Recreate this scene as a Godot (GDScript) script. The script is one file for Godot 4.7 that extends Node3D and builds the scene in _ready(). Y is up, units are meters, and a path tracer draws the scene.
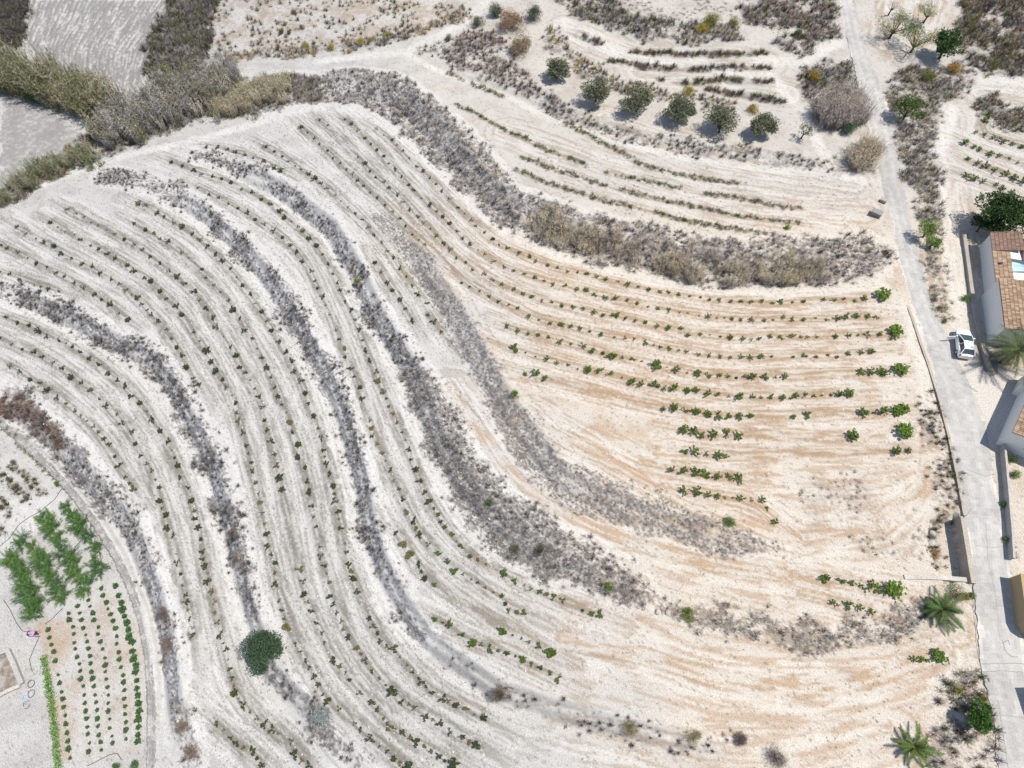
extends Node3D
# A drone's view down on terraced vineyards, a lane with farmhouses, a kitchen garden.
# x runs to the right of the photograph, -z away from the drone, y up, metres.

const F := 692.0            # focal length in pixels of the 1024 x 768 photograph
const CAM_H := 66.0
const PITCH := 62.0
const STEP := 0.18          # spacing of the terrain mesh
const GX := -104.0
const GZ := -120.0
const NX := 1156
const NZ := 706

var rng := RandomNumberGenerator.new()
var names := {}
var hgt := PackedFloat32Array()
var n_big := FastNoiseLite.new()
var n_mid := FastNoiseLite.new()
var n_fine := FastNoiseLite.new()
var fields := {}
var mats := {}
var sp := sin(deg_to_rad(PITCH))
var cp := cos(deg_to_rad(PITCH))

# ---------------------------------------------------------------- mesh builder
class MB:
	var v := PackedVector3Array()
	var n := PackedVector3Array()
	var c := PackedColorArray()
	func tri(a: Vector3, b: Vector3, d: Vector3, col: Color) -> void:
		var m := (d - a).cross(b - a).normalized()
		v.append(a); v.append(b); v.append(d)
		n.append(m); n.append(m); n.append(m)
		c.append(col); c.append(col); c.append(col)
	func quad(a: Vector3, b: Vector3, d: Vector3, e: Vector3, col: Color) -> void:
		tri(a, b, d, col); tri(a, d, e, col)
	func face(a: Vector3, b: Vector3, d: Vector3, e: Vector3, out: Vector3, col: Color) -> void:
		if (d - a).cross(b - a).dot(out) < 0.0: quad(a, e, d, b, col)
		else: quad(a, b, d, e, col)
	func hexa(p: Array, col: Color) -> void:   # eight corners: four below, the same four above
		var mid := Vector3.ZERO
		for q in p: mid += q / 8.0
		for f in [[0, 1, 2, 3], [4, 5, 6, 7], [0, 1, 5, 4], [1, 2, 6, 5], [2, 3, 7, 6], [3, 0, 4, 7]]:
			face(p[f[0]], p[f[1]], p[f[2]], p[f[3]], (p[f[0]] + p[f[1]] + p[f[2]] + p[f[3]]) / 4.0 - mid, col)
	func box(lo: Vector3, hi: Vector3, col: Color) -> void:
		hexa([lo, Vector3(hi.x, lo.y, lo.z), Vector3(hi.x, lo.y, hi.z), Vector3(lo.x, lo.y, hi.z), Vector3(lo.x, hi.y, lo.z), Vector3(hi.x, hi.y, lo.z), hi, Vector3(lo.x, hi.y, hi.z)], col)
	func tube(p: Array, r: Array, sides: int, col: Color) -> void:
		var rings := []
		for i in p.size():
			var d: Vector3 = (p[mini(i + 1, p.size() - 1)] - p[maxi(i - 1, 0)]).normalized()
			var s := d.cross(Vector3(0.31, 0.2, 0.93)).normalized()
			var t := d.cross(s)
			var ring := []
			for k in sides:
				var a := TAU * k / sides
				ring.append(p[i] + (s * cos(a) + t * sin(a)) * r[i])
			rings.append(ring)
		for i in p.size() - 1:
			for k in sides:
				var k2 := (k + 1) % sides
				face(rings[i][k], rings[i][k2], rings[i + 1][k2], rings[i + 1][k], rings[i][k] + rings[i][k2] - p[i] * 2.0, col)
		for k in range(1, sides - 1):
			tri(rings[0][0], rings[0][k], rings[0][k + 1], col)
			tri(rings[-1][0], rings[-1][k + 1], rings[-1][k], col)
	func leaf(at: Vector3, along: Vector3, across: Vector3, col: Color) -> void:
		quad(at, at + along * 0.5 + across * 0.5, at + along, at + along * 0.5 - across * 0.5, col)
	func blade(at: Vector3, tip: Vector3, across: Vector3, col: Color) -> void:
		tri(at - across * 0.5, at + across * 0.5, tip, col)
	func commit(mat: Material) -> ArrayMesh:
		var a := []
		a.resize(Mesh.ARRAY_MAX)
		a[Mesh.ARRAY_VERTEX] = v; a[Mesh.ARRAY_NORMAL] = n; a[Mesh.ARRAY_COLOR] = c
		var m := ArrayMesh.new()
		m.add_surface_from_arrays(Mesh.PRIMITIVE_TRIANGLES, a)
		m.surface_set_material(0, mat)
		return m

# ---------------------------------------------------------------- nodes, names, tags
func numbered(called: String) -> String:
	var k: int = names.get(called, 0)
	names[called] = k + 1
	return called if k == 0 else "%s_%03d" % [called, k]
func tag(o: Node, label: String, category: String, group := "", kind := "") -> Node:
	o.set_meta("label", label); o.set_meta("category", category)
	if group: o.set_meta("group", group)
	if kind: o.set_meta("kind", kind)
	return o
func top(called: String, at := Vector3.ZERO, turn := 0.0) -> Node3D:
	var o := Node3D.new()
	o.name = numbered(called); add_child(o)
	o.position = at; o.rotation.y = turn
	return o
func part(called: String, mb: MB, mat: Material, parent: Node) -> MeshInstance3D:
	var o := MeshInstance3D.new()
	o.name = called; o.mesh = mb.commit(mat)
	parent.add_child(o, true)
	return o
func single(called: String, mesh: Mesh, at: Vector3, turn := 0.0, size := 1.0) -> MeshInstance3D:
	var o := MeshInstance3D.new()
	o.name = numbered(called); o.mesh = mesh; add_child(o)
	o.position = at; o.rotation.y = turn; o.scale = Vector3.ONE * size
	return o
func structure(called: String, mb: MB, mat: Material) -> MeshInstance3D:
	var o := MeshInstance3D.new()
	o.name = called; o.mesh = mb.commit(mat); add_child(o)
	o.set_meta("kind", "structure")
	return o
func copies(called: String, mesh: Mesh, list: Array, parent: Node) -> MultiMeshInstance3D:   # list of [Transform3D, Color]
	var mm := MultiMesh.new()
	mm.transform_format = MultiMesh.TRANSFORM_3D
	mm.use_colors = true
	mm.mesh = mesh
	mm.instance_count = list.size()
	for i in list.size():
		mm.set_instance_transform(i, list[i][0]); mm.set_instance_color(i, list[i][1])
	var o := MultiMeshInstance3D.new()
	o.name = called; o.multimesh = mm
	parent.add_child(o, true)
	o.set_meta("kind", "stuff")
	return o

# ---------------------------------------------------------------- from the photograph's pixels to the ground
func macro(x: float, z: float) -> float:   # the lie of the land: rising to the lane on the right, falling away gently
	return 0.05 * x - 0.02 * (-z - 35.0)
func below(px: float, py: float, h := 0.0) -> Vector2:   # the spot of ground under a point h above it that this pixel looks at
	var u := (px - 512.0) / F
	var w := (py - 384.0) / F
	var d := Vector3(u, -sp - w * cp, -cp + w * sp)
	var y := h
	var p := Vector2.ZERO
	for i in 8:
		var t := (CAM_H - y) / -d.y
		p = Vector2(d.x * t, d.z * t)
		y = macro(p.x, p.y) + h
	return p
func metre(px: float, py: float) -> float:   # metres to a pixel there
	var p := below(px, py)
	return ((CAM_H - macro(p.x, p.y)) * sp - p.y * cp) / F
func ground(p: Vector2) -> float:
	var fx := clampf((p.x - GX) / STEP, 0.0, NX - 2.0)
	var fz := clampf((p.y - GZ) / STEP, 0.0, NZ - 2.0)
	var i := int(fx); var j := int(fz)
	var a := fx - i; var b := fz - j
	var k := j * NX + i
	return lerpf(lerpf(hgt[k], hgt[k + 1], a), lerpf(hgt[k + NX], hgt[k + NX + 1], a), b)
func on(px: float, py: float, h := 0.0) -> Vector3:
	var p := below(px, py, h)
	return Vector3(p.x, ground(p), p.y)
func flat_on(px: float, py: float, lift := 0.0) -> Vector3:
	var p := below(px, py)
	return Vector3(p.x, macro(p.x, p.y) + lift, p.y)
func xz(a: Array) -> PackedVector2Array:
	var r := PackedVector2Array()
	for i in range(0, a.size(), 2): r.append(below(a[i], a[i + 1]))
	return r
func strip_poly(a: Array) -> PackedVector2Array:   # x, y, half width in pixels ... -> outline on the ground
	var l := PackedVector2Array(); var r := PackedVector2Array()
	var cnt := a.size() / 3
	for i in cnt:
		var j := maxi(i - 1, 0); var k := mini(i + 1, cnt - 1)
		var d := Vector2(a[k * 3] - a[j * 3], a[k * 3 + 1] - a[j * 3 + 1]).normalized()
		var m: Vector2 = Vector2(-d.y, d.x) * a[i * 3 + 2]
		l.append(below(a[i * 3] + m.x, a[i * 3 + 1] + m.y)); r.append(below(a[i * 3] - m.x, a[i * 3 + 1] - m.y))
	r.reverse(); l.append_array(r)
	return l

# ---------------------------------------------------------------- painting soil fields on the terrain grid
func field(called: String) -> PackedFloat32Array:
	return fields[called]
func new_field(called: String) -> void:
	var f := PackedFloat32Array(); f.resize(NX * NZ)
	fields[called] = f
func paint_poly(called: String, poly: PackedVector2Array, val: float, ragged := 0.5) -> void:
	var f: PackedFloat32Array = fields[called]
	var lo := Vector2(1e9, 1e9); var hi := -lo
	for p in poly: lo = lo.min(p); hi = hi.max(p)
	lo -= Vector2.ONE * ragged * 1.5; hi += Vector2.ONE * ragged * 1.5
	for j in range(maxi(0, int((lo.y - GZ) / STEP)), mini(NZ - 1, int((hi.y - GZ) / STEP)) + 1):
		var z := GZ + j * STEP
		for i in range(maxi(0, int((lo.x - GX) / STEP)), mini(NX - 1, int((hi.x - GX) / STEP)) + 1):
			var x := GX + i * STEP
			var q := Vector2(x, z)
			if ragged > 0.0: q += Vector2(n_mid.get_noise_2d(x, z), n_mid.get_noise_2d(x + 70.0, z)) * ragged * 1.6 + Vector2(n_fine.get_noise_2d(x, z), n_fine.get_noise_2d(x, z + 70.0)) * ragged * 0.8
			if Geometry2D.is_point_in_polygon(q, poly): f[j * NX + i] = maxf(f[j * NX + i], val)
	fields[called] = f
func paint_line(called: String, pts: PackedVector2Array, half: float, val: float, wobble := 0.2) -> void:
	var f: PackedFloat32Array = fields[called]
	for s in pts.size() - 1:
		var a := pts[s]; var b := pts[s + 1]
		var ab := b - a; var l2 := maxf(ab.length_squared(), 1e-6)
		var lo := a.min(b) - Vector2.ONE * (half + wobble); var hi := a.max(b) + Vector2.ONE * (half + wobble)
		for j in range(maxi(0, int((lo.y - GZ) / STEP)), mini(NZ - 1, int((hi.y - GZ) / STEP)) + 1):
			var z := GZ + j * STEP
			for i in range(maxi(0, int((lo.x - GX) / STEP)), mini(NX - 1, int((hi.x - GX) / STEP)) + 1):
				var q := Vector2(GX + i * STEP, z)
				var d := q.distance_to(a + ab * clampf((q - a).dot(ab) / l2, 0.0, 1.0))
				if d > half + wobble: continue
				d += n_fine.get_noise_2d(q.x, z) * wobble * 1.5
				var e := val * clampf((half - d) / (half * 0.5), 0.0, 1.0)
				var k := j * NX + i
				if e > f[k]: f[k] = e
	fields[called] = f
func paint_streak(pts: PackedVector2Array, half: float, id: float, gap := 1.0) -> void:   # marks of plough and tyres running along a line
	var f: PackedFloat32Array = fields.streak; var near: PackedFloat32Array = fields.near
	var run := 0.0
	for s in pts.size() - 1:
		var a := pts[s]; var ab := pts[s + 1] - a
		var l := maxf(ab.length(), 1e-3)
		var lo := a.min(pts[s + 1]) - Vector2.ONE * half; var hi := a.max(pts[s + 1]) + Vector2.ONE * half
		for j in range(maxi(0, int((lo.y - GZ) / STEP)), mini(NZ - 1, int((hi.y - GZ) / STEP)) + 1):
			for i in range(maxi(0, int((lo.x - GX) / STEP)), mini(NX - 1, int((hi.x - GX) / STEP)) + 1):
				var q := Vector2(GX + i * STEP, GZ + j * STEP)
				var t := (q - a).dot(ab) / (l * l)
				if (s == 0 and t < 0.0) or (s == pts.size() - 2 and t > 1.0): continue
				t = clampf(t, 0.0, 1.0)
				var d := q.distance_to(a + ab * t)
				var k := j * NX + i
				if d < half and d < near[k]:
					near[k] = d
					var sd := d * signf(ab.cross(q - a))
					f[k] = n_fine.get_noise_2d((run + t * l) * 0.16 + id * 31.0, sd * 2.3 / gap) * smoothstep(half, half * 0.7, d)
		run += l
	fields.streak = f; fields.near = near
func offset_line(pts: PackedVector2Array, off: float) -> PackedVector2Array:
	var r := PackedVector2Array()
	for i in pts.size():
		var d := (pts[mini(i + 1, pts.size() - 1)] - pts[maxi(i - 1, 0)]).normalized()
		r.append(pts[i] + Vector2(-d.y, d.x) * off)
	return r
func smooth_line(pts: PackedVector2Array) -> PackedVector2Array:
	var r := pts.duplicate()
	for it in 3:
		var q := r.duplicate()
		for i in range(1, pts.size() - 1): q[i] = (r[i - 1] + r[i] * 2.0 + r[i + 1]) / 4.0
		r = q
	return r
func bank(a: Array, drop: float, wide: float) -> void:   # a terrace step: the side to the right of the line lies lower
	var pts := xz(a)
	var best := PackedFloat32Array(); best.resize(NX * NZ); best.fill(1e9)
	var val := PackedFloat32Array(); val.resize(NX * NZ)
	var total := 0.0
	for s in pts.size() - 1: total += pts[s].distance_to(pts[s + 1])
	var run := 0.0
	for s in pts.size() - 1:
		var p := pts[s]; var ab := pts[s + 1] - p
		var l := ab.length()
		var lo := p.min(pts[s + 1]) - Vector2.ONE * 9.0; var hi := p.max(pts[s + 1]) + Vector2.ONE * 9.0
		for j in range(maxi(0, int((lo.y - GZ) / STEP)), mini(NZ - 1, int((hi.y - GZ) / STEP)) + 1):
			for i in range(maxi(0, int((lo.x - GX) / STEP)), mini(NX - 1, int((hi.x - GX) / STEP)) + 1):
				var q := Vector2(GX + i * STEP, GZ + j * STEP)
				var t := clampf((q - p).dot(ab) / (l * l), 0.0, 1.0)
				var d := q.distance_to(p + ab * t)
				var k := j * NX + i
				if d < best[k] and d < 9.0:
					best[k] = d
					var side := signf(ab.cross(q - p))
					var at := run + t * l
					var taper := smoothstep(0.0, minf(8.0, total * 0.25), at) * smoothstep(0.0, minf(8.0, total * 0.25), total - at)
					val[k] = -0.5 * drop * taper * side * smoothstep(0.0, 1.0, minf(d / wide, 1.0)) * exp(-maxf(0.0, d - wide) / 3.0) * smoothstep(9.0, 6.0, d)
		run += l
	var f: PackedFloat32Array = fields.lift
	for k in NX * NZ:
		if best[k] < 9.0: f[k] += val[k]
	fields.lift = f

# ---------------------------------------------------------------- materials
func lin(r: float, g: float, b: float) -> Color: return Color(r, g, b).linear_to_srgb()
func noise_tex(freq: float, lo: float, hi: float, seed_: int, normal := false, size := 512) -> NoiseTexture2D:
	var n := FastNoiseLite.new()
	n.seed = seed_; n.frequency = freq; n.fractal_octaves = 5; n.fractal_gain = 0.62
	var t := NoiseTexture2D.new()
	t.width = size; t.height = size; t.seamless = true; t.noise = n; t.normalize = true
	if normal:
		t.as_normal_map = true; t.bump_strength = 5.0
	else:
		var g := Gradient.new()
		g.set_color(0, Color(lo, lo, lo)); g.set_color(1, Color(hi, hi, hi))
		t.color_ramp = g
	return t
func surface(called: String, rough: float, scale_: float, lo: float, hi: float, bump := 0.6, grain := 0.02) -> StandardMaterial3D:
	var m := StandardMaterial3D.new()
	m.resource_name = called
	m.vertex_color_use_as_albedo = true
	m.roughness = rough
	m.metallic_specular = 0.25
	m.uv1_triplanar = true; m.uv1_world_triplanar = true
	m.uv1_scale = Vector3.ONE * scale_
	m.albedo_texture = noise_tex(grain, lo, hi, called.hash() % 1000)
	if bump > 0.0:
		m.normal_enabled = true; m.normal_scale = bump
		m.normal_texture = noise_tex(grain * 1.5, 0, 1, called.hash() % 999 + 5, true)
	mats[called] = m
	return m
func plain(called: String, rough: float, spec := 0.3, metal := 0.0) -> StandardMaterial3D:
	var m := StandardMaterial3D.new()
	m.resource_name = called
	m.vertex_color_use_as_albedo = true
	m.roughness = rough; m.metallic_specular = spec; m.metallic = metal
	mats[called] = m
	return m

# ---------------------------------------------------------------- plants
func rv(r: float) -> Vector3: return Vector3(rng.randf_range(-r, r), rng.randf_range(-r, r), rng.randf_range(-r, r))
func round_dir() -> Vector3:
	var y := rng.randf_range(-1.0, 1.0); var a := rng.randf() * TAU
	var r := sqrt(1.0 - y * y)
	return Vector3(r * cos(a), y, r * sin(a))
func shade(c: Color, amount: float) -> Color:   # natural spread of leaf colour, up or down
	var k := 1.0 + rng.randf_range(-amount, amount)
	var w := rng.randf_range(-amount, amount) * 0.25
	return Color(c.r * k * (1.0 + w), c.g * k, c.b * k * (1.0 - w))
func tuft_mesh(blades: int, high: float, wide: float, thick: float) -> ArrayMesh:   # dry grass
	var b := MB.new()
	for i in blades:
		var a := rng.randf() * TAU
		var o := Vector3(cos(a), 0, sin(a)) * wide * 0.45 * sqrt(rng.randf())
		var lean := Vector3(rng.randf_range(-1, 1), 0, rng.randf_range(-1, 1)) * wide * 0.55
		var tip := o + lean + Vector3.UP * high * rng.randf_range(0.5, 1.0)
		b.blade(o - Vector3.UP * 0.03, tip, lean.cross(Vector3.UP).normalized().rotated(Vector3.UP, rng.randf()) * thick, shade(Color(1, 1, 1), 0.3))
	return b.commit(mats.dry)
func twig_mesh(twigs: int, high: float, wide: float) -> ArrayMesh:   # leafless grey shrub
	var b := MB.new()
	for i in twigs:
		var d := round_dir(); d.y = absf(d.y) * 0.9 + 0.15
		var tip := Vector3(d.x * wide * 0.5, d.y * high, d.z * wide * 0.5) * rng.randf_range(0.6, 1.0)
		var mid := tip * 0.55 + rv(0.08) + Vector3.UP * 0.05
		var w := Vector3(-d.z, 0, d.x).normalized() * 0.022
		var col := shade(Color(1, 1, 1), 0.35)
		b.quad(-w, w, mid + w * 0.8, mid - w * 0.8, col)
		b.tri(mid - w, mid + w, tip, col)
		for k in 2:
			var s := mid.lerp(tip, rng.randf())
			b.blade(s, s + (d + rv(0.7)) * 0.2 * wide, rv(0.03), shade(col, 0.2))
	return b.commit(mats.dry)
func leafy_mesh(leaves: int, high: float, wide: float, size: float) -> ArrayMesh:   # low leafy shrub
	var b := MB.new()
	for i in 7:
		var d := round_dir(); d.y = absf(d.y)
		b.tube([Vector3.ZERO, Vector3(d.x * wide * 0.35, d.y * high * 0.7 + 0.05, d.z * wide * 0.35)], [0.025, 0.01], 4, Color(0.8, 0.5, 0.4))
	for i in leaves:
		var d := round_dir(); d.y = absf(d.y) * 1.1 - 0.1
		var k := pow(rng.randf(), 0.35) * (0.8 + 0.2 * sin(d.x * 7.0 + d.z * 5.0))
		var p := Vector3(d.x * wide * 0.5, maxf(0.02, d.y * high), d.z * wide * 0.5) * k
		b.leaf(p, (d + rv(0.9)).normalized() * size, rv(1.0).normalized() * size * 0.6, shade(Color(1, 1, 1), 0.3))
	return b.commit(mats.leaf)
func cane_mesh(stalks: int, high: float, wide: float, leafy: float, splay := 0.22) -> ArrayMesh:   # a clump of giant cane
	var b := MB.new()
	for i in stalks:
		var a := rng.randf() * TAU
		var out := Vector3(cos(a), 0, sin(a))
		var o := out * wide * 0.4 * sqrt(rng.randf())
		var h := high * rng.randf_range(0.65, 1.05)
		var lean := (out * rng.randf_range(0.0, splay) + Vector3(rng.randf_range(-0.1, 0.1), 0, rng.randf_range(-0.1, 0.1))) * h
		var mid := o + lean * 0.35 + Vector3.UP * h * 0.55
		var tip := o + lean + Vector3.UP * h
		var w := Vector3(-out.z, 0, out.x) * 0.007
		var col := shade(Color(1, 0.97, 0.9), 0.35)
		b.quad(o - w - Vector3.UP * 0.1, o + w - Vector3.UP * 0.1, mid + w, mid - w, col)
		b.tri(mid - w, mid + w, tip, col)
		for k in int(leafy * rng.randf_range(0.6, 1.4)):
			var t := rng.randf_range(0.2, 1.0)
			var s := o.lerp(mid, t / 0.55) if t < 0.55 else mid.lerp(tip, (t - 0.55) / 0.45)
			var la := rng.randf() * TAU
			var dir := Vector3(cos(la), rng.randf_range(-0.2, 0.9), sin(la)).normalized()
			b.blade(s, s + dir * rng.randf_range(0.08, 0.2), dir.cross(Vector3.UP).normalized() * 0.018, shade(col, 0.25))
		if rng.randf() < 0.5:   # feathery plume
			for k in 5: b.blade(tip + Vector3.DOWN * 0.03 * k, tip + Vector3(rng.randf_range(-0.05, 0.05), 0.06 - 0.03 * k, rng.randf_range(-0.05, 0.05)), rv(0.02), Color(1.1, 1.05, 1.0))
	return b.commit(mats.dry)
func vine_mesh(arms: int, reach: float, leaves: int, col: Color) -> ArrayMesh:   # a young bush vine: stub, arching arms, broad leaves
	var b := MB.new()
	b.tube([Vector3(0, -0.06, 0), Vector3(0.01, 0.08, 0.01), Vector3(0, 0.18, 0)], [0.045, 0.04, 0.05], 5, Color(0.13, 0.09, 0.065))
	for i in arms:
		var a := TAU * (i + rng.randf_range(-0.35, 0.35)) / arms
		var out := Vector3(cos(a), 0, sin(a))
		var l := reach * rng.randf_range(0.55, 1.1)
		var p0 := Vector3(0, 0.16, 0)
		var p1 := p0 + out * l * 0.4 + Vector3.UP * rng.randf_range(0.16, 0.3)
		var p2 := p0 + out * l + Vector3.UP * rng.randf_range(0.02, 0.26)
		b.tube([p0, p1, p2], [0.016, 0.012, 0.005], 3, Color(0.16, 0.12, 0.06))
		for k in leaves:
			var t := rng.randf_range(0.12, 1.0)
			var s := p0.lerp(p1, t).lerp(p1.lerp(p2, t), t) + rv(0.09)
			var dir := (out + rv(1.0)); dir.y *= 0.3
			var z := rng.randf_range(0.11, 0.2)
			dir = dir.normalized()
			var side := (dir.cross(Vector3.UP) + Vector3.UP * rng.randf_range(-0.5, 0.5)).normalized()
			b.leaf(s, dir * z, side * z * 1.05, shade(col, 0.35))
	return b.commit(mats.leaf)
func crown_points(clumps: int, r: Vector3, c: Vector3) -> Array:
	var list := []
	for i in clumps:
		var d := round_dir()
		if d.y < -0.35: d.y = -d.y
		list.append(c + Vector3(d.x * r.x, d.y * r.y, d.z * r.z) * rng.randf_range(0.4, 0.95))
	return list
func tree(called: String, px: float, py: float, high: float, wide: float, trunk: float, col: Color, dens: float, label: String, category: String, group := "", leaf := 0.16, clumps := 16) -> Node3D:
	# px, py: where the middle of the crown shows; trunk: height of the first fork
	var c := Vector3(0, (high + trunk) * 0.5, 0)
	var t := top(called, on(px, py, c.y), rng.randf() * TAU)
	var r := Vector3(wide * 0.5, (high - trunk) * 0.5, wide * 0.5)
	var w := MB.new()
	var fork := Vector3(rng.randf_range(-0.08, 0.08), trunk, rng.randf_range(-0.08, 0.08))
	var girth := 0.05 + wide * 0.022
	w.tube([Vector3(0, -0.25, 0), Vector3(0.02, trunk * 0.5, 0.01), fork], [girth * 1.35, girth, girth * 0.85], 7, Color(0.13, 0.105, 0.085))
	var f := MB.new()
	for p in crown_points(clumps, r, c):
		var m: Vector3 = fork.lerp(p, 0.5) + rv(0.12)
		w.tube([fork, m, p], [girth * 0.4, girth * 0.22, girth * 0.07], 4, Color(0.13, 0.105, 0.085))
		var cr := wide * rng.randf_range(0.1, 0.23)
		for k in int(dens * 1.6):
			var d := round_dir()
			var q: Vector3 = p + Vector3(d.x, d.y * 0.8, d.z) * cr * pow(rng.randf(), 0.4)
			f.leaf(q, (d + rv(0.8)).normalized() * leaf * 1.25, rv(1.0).normalized() * leaf * 0.75, shade(col, 0.4))
	part("trunk", w, mats.bark, t)
	part("crown", f, mats.leaf, t)
	tag(t, label, category, group)
	return t
func shrub(called: String, px: float, py: float, high: float, wide: float, col: Color, count: int, label: String, group := "", leaf := 0.1, twiggy := false, lobes := 9) -> Node3D:
	var t := top(called, on(px, py, high * 0.45), rng.randf() * TAU)
	var w := MB.new(); var f := MB.new()
	var lob := []
	var lr := 0.26 if lobes < 12 else 0.18
	for i in lobes:
		var a := rng.randf() * TAU
		var rr := sqrt(rng.randf())
		lob.append(Vector3(cos(a) * wide * (0.5 - lr) * rr, high * (0.12 + rng.randf_range(0.3, 0.6) * (1.0 - 0.6 * rr * rr)), sin(a) * wide * (0.5 - lr) * rr))
	for p in lob:
		w.tube([Vector3(0, -0.1, 0), p * 0.6 + rv(0.04), p], [0.035, 0.02, 0.008], 4, Color(0.14, 0.11, 0.09))
	for i in int(count * 1.7):
		var p: Vector3 = lob[i % lob.size()]
		var d := round_dir()
		var q := p + Vector3(d.x * wide * lr, d.y * high * minf(0.4, lr * 1.6), d.z * wide * lr) * pow(rng.randf(), 0.4) * (0.8 + 0.35 * sin(float(i % lob.size()) * 5.3))
		q.y = maxf(q.y, 0.02)
		if twiggy: f.blade(q, q + (d + Vector3.UP * 0.5 + rv(0.5)).normalized() * leaf * 2.2, rv(1.0).normalized() * leaf * 0.25, shade(col, 0.35))
		else: f.leaf(q, (d + rv(0.8)).normalized() * leaf, rv(1.0).normalized() * leaf * 0.6, shade(col, 0.5))
	part("stems", w, mats.bark, t)
	part("foliage", f, mats.leaf, t)
	tag(t, label, "shrub", group)
	return t
func palm(px: float, py: float, trunk: float, fronds: int, long: float, col: Color, dead: int, label: String) -> void:
	var t := top("palm_tree", on(px, py, trunk))
	var w := MB.new()
	var pts := []; var rad := []
	for i in 7:
		pts.append(Vector3(0, -0.2 + (trunk + 0.2) * i / 6.0, 0)); rad.append((0.2 if i % 2 == 0 else 0.23) * (0.7 + long * 0.16))
	w.tube(pts, rad, 8, Color(0.17, 0.12, 0.08))
	part("trunk", w, mats.bark, t)
	for i in fronds + dead:
		var f := MB.new()
		var droop := rng.randf_range(0.05, 0.22)
		var old := i >= fronds
		var a := i * 2.39996 + rng.randf_range(-0.15, 0.15)
		var rise := lerpf(1.25, -0.1, pow(float(i) / fronds, 0.8)) if not old else rng.randf_range(-1.2, -0.5)
		var out := Vector3(cos(a), 0, sin(a))
		var l := long * rng.randf_range(0.65, 1.15) * (0.75 if old else 1.0)
		var c := shade(Color(0.26, 0.19, 0.11) if old else col, 0.2)
		var p := Vector3(0, trunk, 0) + out * 0.08
		var dir := (out * cos(rise) + Vector3.UP * sin(rise)).normalized()
		var spine := [p]; var rr := [0.03]
		for k in 11:
			p += dir * l / 11.0
			dir = (dir + Vector3.DOWN * (droop if not old else 0.05) + Vector3(-out.z, 0, out.x) * (droop - 0.13) * 0.4).normalized()
			spine.append(p); rr.append(0.03 - 0.0024 * k)
		f.tube(spine, rr, 3, Color(c.r * 1.5, c.g * 1.3, c.b * 1.2))
		for k in 40:
			var s := 0.06 + 0.94 * k / 40.0
			var q: Vector3 = spine[int(s * 10.99)].lerp(spine[int(s * 10.99) + 1], fmod(s * 10.99, 1.0))
			var fw: Vector3 = (spine[int(s * 10.99) + 1] - spine[int(s * 10.99)]).normalized()
			var sd := fw.cross(Vector3.UP).normalized()
			var ll := long * 0.15 * (sin(PI * clampf(s * 0.9 + 0.08, 0, 1)) * 0.8 + 0.2)
			for e in [-1.0, 1.0]:
				var ld: Vector3 = (sd * e + fw * 0.65 + Vector3.UP * 0.25 + rv(0.12)).normalized()
				f.blade(q, q + ld * ll, fw * 0.05, shade(c, 0.45))
		part("frond", f, mats.leaf, t)
	tag(t, label, "palm")

# scatter instances inside an outline on the ground
func scatter(poly: PackedVector2Array, gap: float, thin: float, meshes: Array, cols: Array, size: Vector2, t: Node, part_names: Array) -> void:
	var lo := Vector2(1e9, 1e9); var hi := -lo
	for p in poly: lo = lo.min(p); hi = hi.max(p)
	var lists := []
	for m in meshes: lists.append([])
	var z := lo.y
	while z < hi.y:
		var x := lo.x
		while x < hi.x:
			var q := Vector2(x + rng.randf() * gap, z + rng.randf() * gap)
			if n_mid.get_noise_2d(q.x * 0.9 + 300.0, q.y * 0.9) * 0.9 + rng.randf_range(-0.25, 0.25) > thin and Geometry2D.is_point_in_polygon(q + Vector2(n_mid.get_noise_2d(q.x, q.y), n_mid.get_noise_2d(q.x + 70.0, q.y)) * 1.4 + Vector2(rng.randf_range(-0.7, 0.7), rng.randf_range(-0.7, 0.7)), poly):
				var k := rng.randi() % meshes.size()
				var s := rng.randf_range(size.x, size.y)
				var b := Basis(Vector3.UP, rng.randf() * TAU).scaled(Vector3(s, s * rng.randf_range(0.8, 1.2), s))
				var c: Color = cols[rng.randi() % cols.size()]
				lists[k].append([Transform3D(b, Vector3(q.x, ground(q), q.y)), shade(c, 0.22)])
			x += gap
		z += gap
	for k in meshes.size():
		if lists[k].size(): copies(part_names[k], meshes[k], lists[k], t)
func growth(called: String, poly: PackedVector2Array, gap: float, thin: float, meshes: Array, cols: Array, size: Vector2, label: String, category := "scrub", part_names := []) -> void:
	var t := top(called)
	if part_names.is_empty():
		for m in meshes: part_names.append("tufts")
	scatter(poly, gap, thin, meshes, cols, size, t, part_names)
	if t.get_child_count() == 0:
		print("empty growth: ", label); remove_child(t); t.free(); return
	tag(t, label, category, "", "stuff")
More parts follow.
